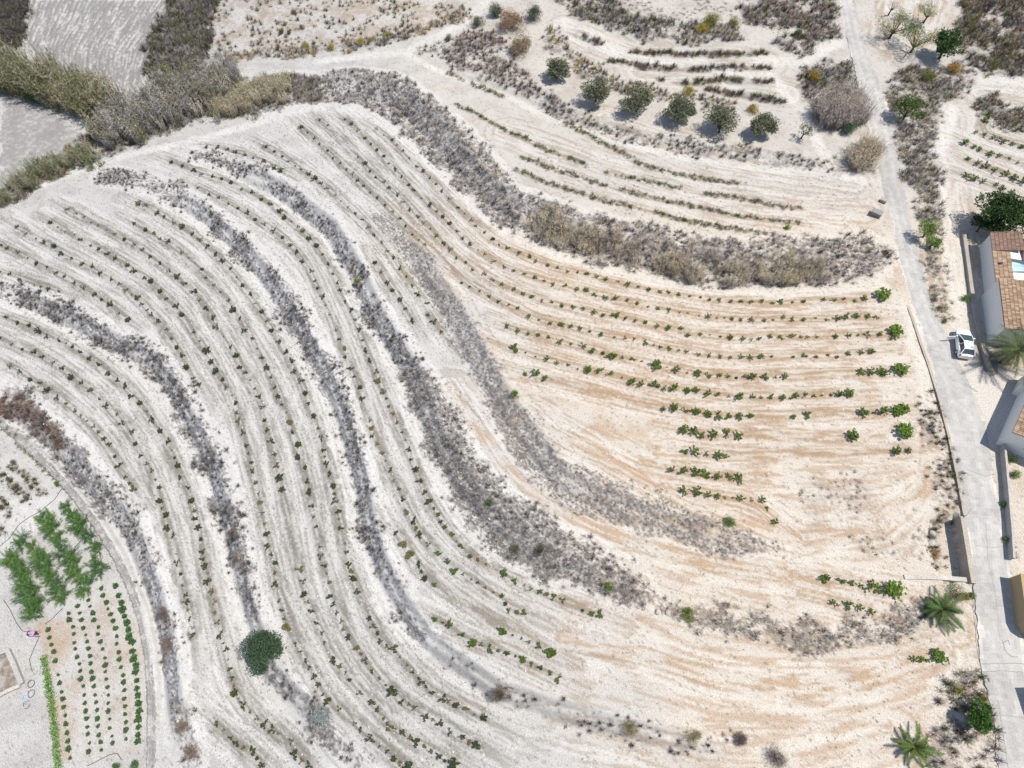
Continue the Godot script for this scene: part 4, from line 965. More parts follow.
	shrub("green_bush", 490, 504, 0.7, 1.1, Color(0.09, 0.14, 0.05), 400, "small green bush in the wide grey bank", "", 0.1)
	shrub("dark_bush", 541, 551, 1.0, 1.5, Color(0.10, 0.105, 0.075), 600, "dark spiky bush at the lower edge of the wide grey bank", "dark bushes", 0.11, true)
	shrub("dark_bush", 515, 547, 0.9, 1.4, Color(0.13, 0.13, 0.09), 500, "paler spiky bush next to the dark spiky bush", "dark bushes", 0.11, true)
	shrub("green_bush", 609, 586, 0.9, 1.4, Color(0.13, 0.19, 0.05), 500, "green bush at the tail of the wide grey bank", "", 0.1)
	shrub("green_bush", 688, 614, 0.9, 1.9, Color(0.13, 0.17, 0.03), 700, "bright green low bush in the earth scar", "", 0.1)
	shrub("green_bush", 728, 525, 0.7, 1.9, Color(0.12, 0.17, 0.05), 600, "low green bush at the lower rim of the tan terrace", "", 0.1)
	shrub("dry_bush", 629, 728, 0.7, 2.0, Color(0.24, 0.22, 0.11), 600, "straw yellow bush in the thin scrub of the lower slope", "straw bushes", 0.11, true)
	shrub("dry_bush", 694, 738, 0.7, 2.2, Color(0.27, 0.24, 0.14), 600, "straw yellow bush in the thin scrub of the lower slope", "straw bushes", 0.11, true)
	shrub("dark_bush", 740, 740, 0.9, 1.6, Color(0.16, 0.13, 0.13), 600, "dark purple grey dry bush near the lower edge of the bare slope", "", 0.12, true)
	shrub("dark_bush", 778, 756, 1.0, 2.2, Color(0.18, 0.15, 0.14), 700, "brown grey dry bush at the lower edge of the bare slope", "", 0.12, true)
	shrub("green_bush", 960, 594, 1.3, 2.4, Color(0.19, 0.16, 0.08), 900, "brown and green bush behind the young palm beside the lane", "", 0.11)
	shrub("green_bush", 971, 596, 1.0, 1.1, Color(0.12, 0.18, 0.04), 400, "green bush against the end of the lane wall", "", 0.1)
	shrub("green_bush", 960, 690, 0.9, 1.1, Color(0.19, 0.19, 0.05), 400, "small yellow green bush above the corner brush", "", 0.1)
	shrub("dry_bush", 985, 700, 0.8, 1.1, Color(0.22, 0.18, 0.08), 500, "small round olive brown bush on the lane edge", "", 0.1)
	shrub("dry_bush", 943, 551, 0.8, 1.4, Color(0.36, 0.26, 0.10), 500, "golden dry bush in the shade of the lane wall", "", 0.1, true)
	shrub("green_bush", 1004, 503, 0.6, 0.9, Color(0.10, 0.16, 0.05), 300, "green weed rooted at the foot of the garden wall", "weeds at the garden wall", 0.1)
	shrub("green_bush", 1007, 540, 0.6, 0.9, Color(0.10, 0.16, 0.05), 300, "green weed rooted at the foot of the garden wall", "weeds at the garden wall", 0.1)
	shrub("green_bush", 1013, 459, 0.9, 1.4, Color(0.12, 0.18, 0.06), 500, "green garden bush below the white house", "bushes below the white house", 0.1)
	shrub("green_bush", 1016, 474, 0.9, 1.3, Color(0.16, 0.22, 0.05), 500, "green garden bush below the white house", "bushes below the white house", 0.1)
	shrub("green_bush", 787, 229, 0.6, 0.9, Color(0.17, 0.26, 0.03), 300, "single bright green weed in the white upper field", "", 0.1)
	for a in [[936,299,1.0], [940,308,1.0], [944,321,0.9]]: shrub("dry_bush", a[0], a[1], 0.5, a[2], Color(0.15, 0.15, 0.08), 260, "small dark tuft on the verge behind the white car", "tufts behind the car", 0.09)
	shrub("green_bush", 966, 298, 0.7, 1.3, Color(0.13, 0.2, 0.05), 350, "green weed at the foot of the stone wall beside the farmhouse", "", 0.1)
	for a in [[165,613,2.0,0.16], [168,645,2.6,0.2], [182,728,1.7,0.17], [189,752,2.2,0.18]]: shrub("dark_bush", a[0], a[1], 0.7, a[2], Color(a[3], a[3] * 0.8, a[3] * 0.72), 700, "brown low bush in the scrub between channel and vines", "brown bushes above the channel", 0.11, true)
	for a in [[231,533,1.2], [238,558,1.2], [17,398,1.8], [55,443,1.4]]: shrub("dark_bush", a[0], a[1], 0.6, a[2], Color(0.15, 0.12, 0.10), 400, "small dark brown bush in a scrub bank of the left terraces", "small brown bank bushes", 0.1, true)
	palm(943, 609, 0.7, 26, 2.3, Color(0.06, 0.10, 0.035), 6, "young palm with arching green fronds beside the lane wall")
	palm(914, 747, 0.5, 18, 2.0, Color(0.07, 0.11, 0.032), 4, "young palm in the brush of the lower corner")
	palm(1018, 350, 2.6, 34, 3.7, Color(0.065, 0.095, 0.04), 8, "tall grey green palm at the corner of the tiled farmhouse")

# ---------------------------------------------------------------- lane, walls
func channel() -> void:   # a shallow, silted concrete water channel
	var p := resample(smooth_line(xz(CHANNEL)), 420)
	var b := MB.new()
	var at := func(i: int, k: int) -> Vector3:
		var d := (p[mini(i + 1, p.size() - 1)] - p[maxi(i - 1, 0)]).normalized().orthogonal()
		var q := p[i] + d * (-0.39 + 0.13 * k + 0.16 * n_fine.get_noise_2d(i * 0.3 + k * 9.0, 5.0))
		return Vector3(q.x, ground(p[i]) + 0.035 + (0.05 if k in [1, 5] else (-0.06 if k in [0, 6] else 0.0)) + 0.03 * n_fine.get_noise_2d(i * 0.5, k * 3.0), q.y)
	for i in p.size() - 1:
		for k in 6:
			var q: Vector3 = at.call(i, k)
			var w := n_mid.get_noise_2d(q.x * 2.0, q.z * 2.0) + n_fine.get_noise_2d(q.x * 1.5, q.z * 1.5)
			var c := Color(0.34, 0.335, 0.335)
			b.face(q, at.call(i, k + 1), at.call(i + 1, k + 1), at.call(i + 1, k), Vector3.UP, c.lerp(Color(0.5, 0.49, 0.475), clampf(0.1 + w * 1.8, 0.0, 1.0)))
	structure("water_channel", b, mats.stone)
func resample(pts: PackedVector2Array, cnt: int) -> PackedVector2Array:
	var cum := [0.0]
	for i in pts.size() - 1: cum.append(cum[-1] + pts[i].distance_to(pts[i + 1]))
	var r := PackedVector2Array()
	var k := 0
	for i in cnt:
		var s: float = cum[-1] * i / (cnt - 1)
		while k < pts.size() - 2 and cum[k + 1] < s: k += 1
		r.append(pts[k].lerp(pts[k + 1], clampf((s - cum[k]) / maxf(cum[k + 1] - cum[k], 1e-6), 0.0, 1.0)))
	return r
func lane() -> void:
	# matched pairs of edge points, each interval cut finely
	var L := xz(ROAD_L); var R := xz(ROAD_R)
	var l := PackedVector2Array(); var r := PackedVector2Array()
	var li := resample(L, 330)
	for p in li:
		var best := 1e9; var q := Vector2.ZERO
		for s in R.size() - 1:
			var c := Geometry2D.get_closest_point_to_segment(p, R[s], R[s + 1])
			if c.distance_to(p) < best: best = c.distance_to(p); q = c
		l.append(p); r.append(q)
	l = smooth_line(l); r = smooth_line(r)
	var b := MB.new()
	var n := 14
	var at := func(i: int, k: int) -> Vector3:
		var p := l[i].lerp(r[i], float(k) / n)
		if k == 0: p += (l[i] - r[i]).normalized() * 0.22 * n_fine.get_noise_2d(i * 0.7, 3.0)
		if k == n: p -= (l[i] - r[i]).normalized() * 0.3 * n_fine.get_noise_2d(i * 0.6, 40.0)
		return Vector3(p.x, macro(p.x, p.y) + 0.015 * sin(PI * k / n), p.y)
	for i in l.size() - 1:
		for k in n:
			var p: Vector3 = at.call(i, k)
			var u := (k + 0.5) / n
			var c := Color(0.37, 0.368, 0.366)
			var w := n_mid.get_noise_2d(p.x, p.z)
			c = c.lerp(Color(0.43, 0.428, 0.422), clampf(exp(-pow((u - 0.3) / 0.09, 2.0)) + exp(-pow((u - 0.68) / 0.09, 2.0)), 0.0, 1.0) * 0.7)   # polished wheel lines
			c = c.lerp(Color(0.60, 0.57, 0.53), clampf(absf(u - 0.5) * 6.0 - 2.6 + w, 0.0, 0.5))   # dust on the edges
			c = c.lerp(Color(0.30, 0.295, 0.29), clampf(1.4 * n_mid.get_noise_2d(p.x * 0.6 + 90.0, p.z * 0.35) - 0.25, 0.0, 0.5))   # old oil and patching
			c = c * (1.0 + 0.16 * w + 0.2 * n_fine.get_noise_2d(p.x, p.z))
			b.face(p, at.call(i, k + 1), at.call(i + 1, k + 1), at.call(i + 1, k), Vector3.UP, c)
	structure("road", b, mats.asphalt)
	# tar seams and stains
	var m := MB.new()
	for a in [[[983,672, 1000,671, 1024,672], 0.05], [[982,664, 1004,663, 1026,664], 0.05], [[988,678, 989,682], 0.09], [[1002,640, 1005,650, 1010,656, 1017,657], 0.05], [[1003,643, 1008,640, 1010,645], 0.04], [[966,516, 972,508], 0.03], [[929,350, 940,352], 0.035], [[974,600, 977,640, 980,660], 0.03]  , [[952,380, 965,384, 978,392], 0.03], [[968,470, 985,476, 995,474], 0.03], [[985,520, 988,560, 996,600, 1000,640], 0.025], [[975,545, 990,548, 1006,546], 0.03], [[905,250, 918,262], 0.03], [[998,700, 1004,740, 1008,768], 0.03], [[1000,715, 1024,718], 0.03], [[870,130, 890,128], 0.03]]:
		var p := resample(xz(a[0]), 24)
		for i in p.size(): p[i] += Vector2(rng.randf_range(-0.04, 0.04), rng.randf_range(-0.04, 0.04))
		for i in p.size() - 1:
			var d: Vector2 = (p[i + 1] - p[i]).normalized().orthogonal() * a[1] * 0.62
			var h := func(q: Vector2) -> Vector3: return Vector3(q.x, macro(q.x, q.y) + 0.021, q.y)
			m.face(h.call(p[i] - d), h.call(p[i] + d), h.call(p[i + 1] + d), h.call(p[i + 1] - d), Vector3.UP, Color(0.27, 0.265, 0.26))
	structure("tar_seams", m, mats.asphalt)
func wall_run(called: String, a: Array, high: float, thick: float, col: Color, label: String, mat := "stone", deep := 0.4, cope := Color(0, 0, 0, 0), bend := true) -> Node3D:
	var p := resample(smooth_line(xz(a)), maxi(6, a.size() * 3)) if bend else xz(a)
	var o := Vector3(p[0].x, macro(p[0].x, p[0].y), p[0].y)
	var t := top(called, o)
	var b := MB.new(); var c := MB.new()
	var lf := offset_line(p, thick * 0.5); var rt := offset_line(p, -thick * 0.5)
	for i in p.size() - 1:
		var hh := func(q: Vector2, y: float) -> Vector3: return Vector3(q.x, macro(q.x, q.y) + y, q.y) - o
		var e0 := high + 0.04 * n_fine.get_noise_2d(i * 3.0, 1.0); var e1 := high + 0.04 * n_fine.get_noise_2d(i * 3.0 + 3.0, 1.0)
		var k := 1.0 + 0.2 * n_mid.get_noise_2d(p[i].x * 3.0, p[i].y * 3.0)
		b.hexa([hh.call(lf[i], -deep), hh.call(lf[i + 1], -deep), hh.call(rt[i + 1], -deep), hh.call(rt[i], -deep), hh.call(lf[i], e0), hh.call(lf[i + 1], e1), hh.call(rt[i + 1], e1), hh.call(rt[i], e0)], col * k)
		if cope.a > 0.0:
			var w := 0.03
			var d0 := (lf[i] - rt[i]).normalized() * w; var d1 := (lf[i + 1] - rt[i + 1]).normalized() * w
			c.hexa([hh.call(lf[i] + d0, e0 + 0.002), hh.call(lf[i + 1] + d1, e1 + 0.002), hh.call(rt[i + 1] - d1, e1 + 0.002), hh.call(rt[i] - d0, e0 + 0.002), hh.call(lf[i] + d0, e0 + 0.07), hh.call(lf[i + 1] + d1, e1 + 0.07), hh.call(rt[i + 1] - d1, e1 + 0.07), hh.call(rt[i] - d0, e0 + 0.07)], cope * k)
	part("wall", b, mats[mat], t)
	if cope.a > 0.0: part("coping", c, mats[mat], t)
	tag(t, label, "wall")
	return t

# ---------------------------------------------------------------- houses
func slab(b: MB, p: Array, down: float, col: Color) -> void:   # a thin plate under four corners
	var q := []
	for v in p: q.append(v - Vector3.UP * down)
	q.append_array(p)
	b.hexa(q, col)
func tiles(e0: Vector3, e1: Vector3, r0: Vector3, r1: Vector3, cols: Array) -> MB:
	# barrel tiles laid in columns from the eave (e0-e1) to the ridge (r0-r1)
	var b := MB.new()
	var wide := e0.distance_to(e1)
	var n := int(wide / 0.2)
	var up := (r0 - e0).cross(e1 - e0).normalized()
	if up.y < 0.0: up = -up
	var cols_n := int(maxf(2.0, e0.distance_to(r0) / 0.36))
	for i in n:
		for j in cols_n:
			var c: Color = shade(cols[rng.randi() % cols.size()].lerp(cols[0], 0.35), 0.12)
			var pts := []
			for e in 2:
				var v := (j + e * 1.06) / cols_n
				var lift := 0.035 if e == 0 else 0.0
				var ring := []
				for k in 4:
					var u := (i + k / 3.0) / n
					var base := e0.lerp(e1, u).lerp(r0.lerp(r1, u), minf(v, 1.0))
					ring.append(base + up * (0.01 + lift + 0.075 * sin(PI * k / 3.0)))
				pts.append(ring)
			for k in 3: b.face(pts[0][k], pts[0][k + 1], pts[1][k + 1], pts[1][k], up, c)
	slab(b, [e0, e1, r1, r0], 0.08, Color(0.34, 0.27, 0.2))
	return b
func frame_window(h: Node, at: Vector3, out: Vector3, w: float, high: float) -> void:
	var side := out.cross(Vector3.UP).normalized()
	var f := MB.new()
	for s in [[-w / 2, -w / 2 + 0.06, 0, high], [w / 2 - 0.06, w / 2, 0, high], [-w / 2 + 0.06, w / 2 - 0.06, 0, 0.06], [-w / 2 + 0.06, w / 2 - 0.06, high - 0.06, high]]:
		var q := []
		for y in [s[2], s[3]]:
			for e in [[s[0], 0.0], [s[1], 0.0], [s[1], 0.05], [s[0], 0.05]]: q.append(at + side * e[0] + out * e[1] + Vector3.UP * y)
		f.hexa(q, Color(0.3, 0.22, 0.15))
	var o := part("window", f, mats.wood, h)
	var g := MB.new()
	g.face(at - side * (w / 2 - 0.06) + out * 0.012 + Vector3.UP * 0.06, at + side * (w / 2 - 0.06) + out * 0.012 + Vector3.UP * 0.06, at + side * (w / 2 - 0.06) + out * 0.012 + Vector3.UP * (high - 0.06), at - side * (w / 2 - 0.06) + out * 0.012 + Vector3.UP * (high - 0.06), out, Color(0.04, 0.05, 0.06))
	part("pane", g, mats.glass, o)
func houses() -> void:
	var white := Color(0.80, 0.80, 0.79)
	var clay := [Color(0.46, 0.34, 0.25), Color(0.46, 0.33, 0.225), Color(0.31, 0.20, 0.135), Color(0.52, 0.41, 0.30), Color(0.25, 0.17, 0.13)]
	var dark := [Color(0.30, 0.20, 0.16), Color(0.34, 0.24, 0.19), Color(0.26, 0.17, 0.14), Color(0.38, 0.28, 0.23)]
	# the tiled farmhouse: local x along the eave towards the lane end, local z to the right
	var near := flat_on(987, 344); var far := flat_on(976, 246)
	var ax := (far - near); ax.y = 0.0
	var long := ax.length()
	ax = ax.normalized()
	var az := Vector3(-ax.z, 0, ax.x)
	if az.x < 0.0: az = -az
	var base := Vector3(near.x, macro(near.x, near.z), near.z)
	var h := top("farmhouse", base)
	var P := func(u: float, v: float, y: float) -> Vector3: return ax * u + az * v + Vector3.UP * y
	var w := MB.new()
	var mid := long * 0.47
	w.hexa([P.call(0, 0, -0.6), P.call(mid, 0, -0.6), P.call(mid, 9, -0.6), P.call(0, 9, -0.6), P.call(0, 0, 3.2), P.call(mid, 0, 3.2), P.call(mid, 9, 3.2), P.call(0, 9, 3.2)], white)
	w.hexa([P.call(mid + 0.003, 0.35, -0.6), P.call(long, 0.35, -0.6), P.call(long, 1.8, -0.6), P.call(mid + 0.003, 1.8, -0.6), P.call(mid + 0.003, 0.35, 2.2), P.call(long, 0.35, 2.2), P.call(long, 1.8, 2.4), P.call(mid + 0.003, 1.8, 2.4)], white)
	w.hexa([P.call(long - 3.5, 1.803, -0.6), P.call(long - 0.1, 1.803, -0.6), P.call(long - 0.1, 9, -0.6), P.call(long - 3.5, 9, -0.6), P.call(long - 3.5, 1.803, 2.5), P.call(long - 0.1, 1.803, 2.5), P.call(long - 0.1, 9, 2.5), P.call(long - 3.5, 9, 2.5)], white * 0.97)
	part("wall", w, mats.plaster, h)
	part("roof", tiles(P.call(-0.1, -0.12, 3.23), P.call(mid, -0.12, 3.23), P.call(-0.1, 5.2, 4.0), P.call(mid, 5.2, 4.0), clay), mats.clay, h)
	part("roof", tiles(P.call(mid, 9.2, 3.23), P.call(-0.1, 9.2, 3.23), P.call(mid, 5.2, 4.0), P.call(-0.1, 5.2, 4.0), clay), mats.clay, h)
	part("roof", tiles(P.call(mid + 0.01, 0.2, 2.22), P.call(long - 2.6, 0.2, 2.22), P.call(mid + 0.01, 1.95, 2.5), P.call(long - 2.6, 1.95, 2.5), clay), mats.clay, h)
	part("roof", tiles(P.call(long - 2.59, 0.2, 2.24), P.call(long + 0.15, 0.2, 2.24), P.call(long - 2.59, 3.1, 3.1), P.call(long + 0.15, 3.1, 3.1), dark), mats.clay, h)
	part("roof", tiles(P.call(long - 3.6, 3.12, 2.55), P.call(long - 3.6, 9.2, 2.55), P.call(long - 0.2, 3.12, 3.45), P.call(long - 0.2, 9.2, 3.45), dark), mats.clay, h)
	var g := MB.new()
	var gut := func(y: float, u0: float, u1: float, v: float) -> void: g.tube([P.call(u0, v, y), P.call(u1, v, y)], [0.05, 0.05], 6, Color(0.45, 0.44, 0.43))
	gut.call(2.2, mid + 0.1, long - 0.1, 0.22)
	part("gutter", g, mats.metal, h)
	var pip := MB.new()
	pip.tube([P.call(long * 0.68, 0.9, 2.2), P.call(long * 0.68, 0.9, 2.75)], [0.09, 0.09], 7, Color(0.25, 0.24, 0.24))
	pip.box(P.call(long * 0.68, 0.9, 2.75) - Vector3(0.16, 0, 0.16), P.call(long * 0.68, 0.9, 2.82) + Vector3(0.16, 0, 0.16), Color(0.25, 0.24, 0.24))
	part("flue", pip, mats.metal, h)
	var patio := MB.new()
	slab(patio, [P.call(mid, 1.81, 0.06), P.call(long - 3.51, 1.81, 0.06), P.call(long - 3.51, 9, 0.06), P.call(mid, 9, 0.06)], 0.3, Color(0.6, 0.58, 0.55))
	part("patio", patio, mats.plaster, h)
	tag(h, "whitewashed farmhouse with clay tiled roofs and long shaded gable wall", "house")
	# shade sail and awning over the patio
	var s := top("shade_sail", base + P.call(long - 4.4, 2.1, 2.2))
	var sm := MB.new()
	for i in 6:
		for k in 6:
			var sp_ := func(u: float, v: float) -> Vector3: return ax * (u - 0.5) * 1.4 * (1.0 - 0.5 * v) + az * v * 2.0 + Vector3.UP * (-0.35 * sin(PI * u) * sin(PI * v) + 0.12 * sin(u * 9.0) * sin(v * 7.0) + 0.2 * v)
			sm.quad(sp_.call(i / 6.0, k / 6.0), sp_.call((i + 1) / 6.0, k / 6.0), sp_.call((i + 1) / 6.0, (k + 1) / 6.0), sp_.call(i / 6.0, (k + 1) / 6.0), Color(0.42, 0.60, 0.80))
	part("cloth", sm, mats.cloth, s)
	for c in [ax * -0.7, ax * 0.7]:
		var po := MB.new()
		po.tube([c + Vector3.DOWN * 2.1, c], [0.03, 0.03], 6, Color(0.4, 0.4, 0.4))
		part("post", po, mats.metal, s)
	tag(s, "pale blue cloth shade slung over the farmhouse patio", "awning")
	var aw := top("awning", base + P.call(mid + 1.2, 2.0, 2.0))
	var am := MB.new()
	am.hexa([ax * -1.3, ax * 1.6, ax * 1.4 + az * 4.0 + Vector3.UP * -0.05, ax * -1.3 + az * 4.0 + Vector3.UP * -0.05, ax * -1.3 + Vector3.UP * 0.04, ax * 1.6 + Vector3.UP * 0.04, ax * 1.4 + az * 4.0 + Vector3.UP * -0.01, ax * -1.3 + az * 4.0 + Vector3.UP * -0.01], Color(0.75, 0.75, 0.74))
	part("sheet", am, mats.plaster, aw)
	for c in [ax * 1.4 + az * 3.6, ax * -1.2 + az * 3.6]:
		var ap := MB.new()
		ap.tube([c + Vector3.DOWN * 2.0, c], [0.035, 0.035], 6, Color(0.4, 0.4, 0.4))
		part("post", ap, mats.metal, aw)
	tag(aw, "white flat awning beside the blue shade on the farmhouse patio", "awning")

	# the white house by the lane
	var c0 := flat_on(996, 444); var c1 := flat_on(1019, 392)
	var bx := c1 - c0; bx.y = 0.0
	var bl := bx.length() + 1.0; bx = bx.normalized()
	var bz := Vector3(-bx.z, 0, bx.x)
	if bz.x < 0.0: bz = -bz
	var hb := top("white_house", c0)
	var Q := func(u: float, v: float, y: float) -> Vector3: return bx * u + bz * v + Vector3.UP * y
	var wb := MB.new()
	wb.hexa([Q.call(0, 0, -0.8), Q.call(bl, 0, -0.8), Q.call(bl, 7, -0.8), Q.call(0, 7, -0.8), Q.call(0, 0, 2.85), Q.call(bl, 0, 2.85), Q.call(bl, 7, 2.85), Q.call(0, 7, 2.85)], white)
	wb.hexa([Q.call(bl - 1.6, -0.5, -0.5), Q.call(bl + 0.4, -0.5, -0.5), Q.call(bl + 0.4, -0.003, -0.5), Q.call(bl - 1.6, -0.003, -0.5), Q.call(bl - 1.6, -0.5, 2.2), Q.call(bl + 0.4, -0.5, 2.2), Q.call(bl + 0.4, -0.003, 2.2), Q.call(bl - 1.6, -0.003, 2.2)], white)
	part("wall", wb, mats.plaster, hb)
	part("roof", tiles(Q.call(-0.15, -0.15, 2.88), Q.call(bl + 0.1, -0.15, 2.88), Q.call(-0.15, 3.6, 3.9), Q.call(bl + 0.1, 3.6, 3.9), clay), mats.clay, hb)
	part("roof", tiles(Q.call(bl + 0.1, 7.15, 2.88), Q.call(-0.15, 7.15, 2.88), Q.call(bl + 0.1, 3.6, 3.9), Q.call(-0.15, 3.6, 3.9), clay), mats.clay, hb)
	var gb := MB.new()
	gb.face(Q.call(0.0, 0, 2.85), Q.call(0.0, 7, 2.85), Q.call(0.0, 3.6, 3.85), Q.call(0.0, 3.6, 3.85), -bx, white)
	part("gable", gb, mats.plaster, hb)
	frame_window(hb, Q.call(0.0, 2.2, 1.3), -bx, 0.7, 0.8)
	tag(hb, "white house corner with tiled roof standing at the edge of the lane", "house")

	# the tan flat-roofed shed
	var d0 := flat_on(1009, 578); var d1 := flat_on(1017, 636)
	var dx := d1 - d0; dx.y = 0.0
	var dl := dx.length(); dx = dx.normalized()
	var dz := Vector3(-dx.z, 0, dx.x)
	if dz.x < 0.0: dz = -dz
	var hd := top("flat_roofed_shed", d0)
	var S := func(u: float, v: float, y: float) -> Vector3: return dx * u + dz * v + Vector3.UP * y
	var ws := MB.new(); var rs := MB.new()
	var outline := [[0, 0], [dl - 1.0, 0], [dl - 0.35, 0.25], [dl, 0.9], [dl, 6], [0, 6]]
	for lay in [[ws, 0.0, -0.6, 1.55, Color(0.40, 0.31, 0.19)], [rs, -0.06, 1.553, 1.68, Color(0.36, 0.28, 0.165)]]:
		var mb: MB = lay[0]
		var mid_ := S.call(dl / 2, 3, 0)
		for i in outline.size():
			var p0: Array = outline[i]; var p1: Array = outline[(i + 1) % outline.size()]
			var a0: Vector3 = S.call(p0[0], p0[1], 0); var a1: Vector3 = S.call(p1[0], p1[1], 0)
			a0 += (a0 - mid_).normalized() * -lay[1]; a1 += (a1 - mid_).normalized() * -lay[1]
			mb.face(a0 + Vector3.UP * lay[2], a1 + Vector3.UP * lay[2], a1 + Vector3.UP * lay[3], a0 + Vector3.UP * lay[3], (a0 + a1) / 2 - mid_, lay[4])
			var m_top: Vector3 = mid_ + Vector3.UP * lay[3]
			mb.face(a0 + Vector3.UP * lay[3], a1 + Vector3.UP * lay[3], m_top, m_top, Vector3.UP, lay[4])
			mb.face(a0 + Vector3.UP * lay[2], a1 + Vector3.UP * lay[2], mid_ + Vector3.UP * lay[2], mid_ + Vector3.UP * lay[2], Vector3.DOWN, lay[4])
	part("wall", ws, mats.plaster, hd)
	part("roof", rs, mats.plaster, hd)
	tag(hd, "tan flat roofed shed with a rounded corner beside the lane", "shed")
	# a house just past the right of the picture throws the shade on the lower lane
	var e0 := flat_on(1030, 690); var e1 := flat_on(1031, 726)
	var he := top("lane_house", Vector3(e0.x, macro(e0.x, e0.z), e0.z))
	var we := MB.new()
	var el := e1.z - e0.z
	we.box(Vector3(0, -0.5, 0), Vector3(6, 2.3, el), white)
	part("wall", we, mats.plaster, he)
	part("roof", tiles(Vector3(-0.1, 2.31, el + 0.1), Vector3(-0.1, 2.31, -0.1), Vector3(3, 3.0, el + 0.1), Vector3(3, 3.0, -0.1), clay), mats.clay, he)
	part("roof", tiles(Vector3(6.1, 2.31, -0.1), Vector3(6.1, 2.31, el + 0.1), Vector3(3, 3.0, -0.1), Vector3(3, 3.0, el + 0.1), clay), mats.clay, he)
	frame_window(he, Vector3(0, 1.0, el * 0.5), Vector3.LEFT, 0.8, 0.9)
	tag(he, "low house past the lower end of the lane, casting its shadow on the tarmac", "house")

	# walls
	wall_run("lane_wall", [908,308, 914,328, 922,350, 930,368, 937,388, 949,434, 959,480, 964,516], 0.16, 0.24, Color(0.52, 0.47, 0.40), "low cream wall edging the lane above the vineyard", "stone", 0.9)
	wall_run("lane_wall", [961,518, 965,540, 968,560, 972,584], 0.3, 0.42, Color(0.52, 0.475, 0.415), "thicker cream wall edging the lane above the dark pit", "stone", 2.4)
	wall_run("terrace_kerb", [904,577, 925,576, 950,577, 966,580], 0.12, 0.4, Color(0.62, 0.60, 0.57), "short pale terrace wall running from the lane wall to the palm", "stone", 0.8)
	wall_run("stone_wall", [962,232, 965,250, 968,275, 971,300, 975,330, 980,352, 989,372], 0.4, 0.38, Color(0.46, 0.43, 0.395), "stone wall curving along the shaded side of the farmhouse", "stone", 0.6)
	wall_run("garden_wall", [1000,447, 1003,475, 1004.5,500, 1008,530, 1009,560], 0.8, 0.2, Color(0.56, 0.54, 0.52), "narrow garden wall running from the white house to the tan shed", "stone", 0.5)
	wall_run("basin_wall", [-3,655, 10,651, 16,664, 24,684], 0.45, 0.42, Color(0.55, 0.545, 0.53), "pale concrete basin wall along the garden path", "stone", 0.5, Color(0, 0, 0, 0), false)
	wall_run("basin_wall", [22,686, 10,691, -4,699], 0.4, 0.3, Color(0.60, 0.58, 0.55), "thin concrete basin wall on its open side", "stone", 0.5, Color(0, 0, 0, 0), false)
	var shade_sheet := MB.new()  # dark sheet with the farmhouse roof's shadow painted in as its colour
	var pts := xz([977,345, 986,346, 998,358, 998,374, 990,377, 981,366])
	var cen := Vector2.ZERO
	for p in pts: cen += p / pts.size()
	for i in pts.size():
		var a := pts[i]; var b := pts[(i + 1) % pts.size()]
		shade_sheet.face(Vector3(a.x, macro(a.x, a.y) - 0.03, a.y), Vector3(b.x, macro(b.x, b.y) - 0.03, b.y), Vector3(cen.x, macro(cen.x, cen.y) - 0.03, cen.y), Vector3(cen.x, macro(cen.x, cen.y) - 0.03, cen.y), Vector3.UP, Color(0.24, 0.225, 0.225))
	structure("painted_roof_shade", shade_sheet, mats.asphalt)

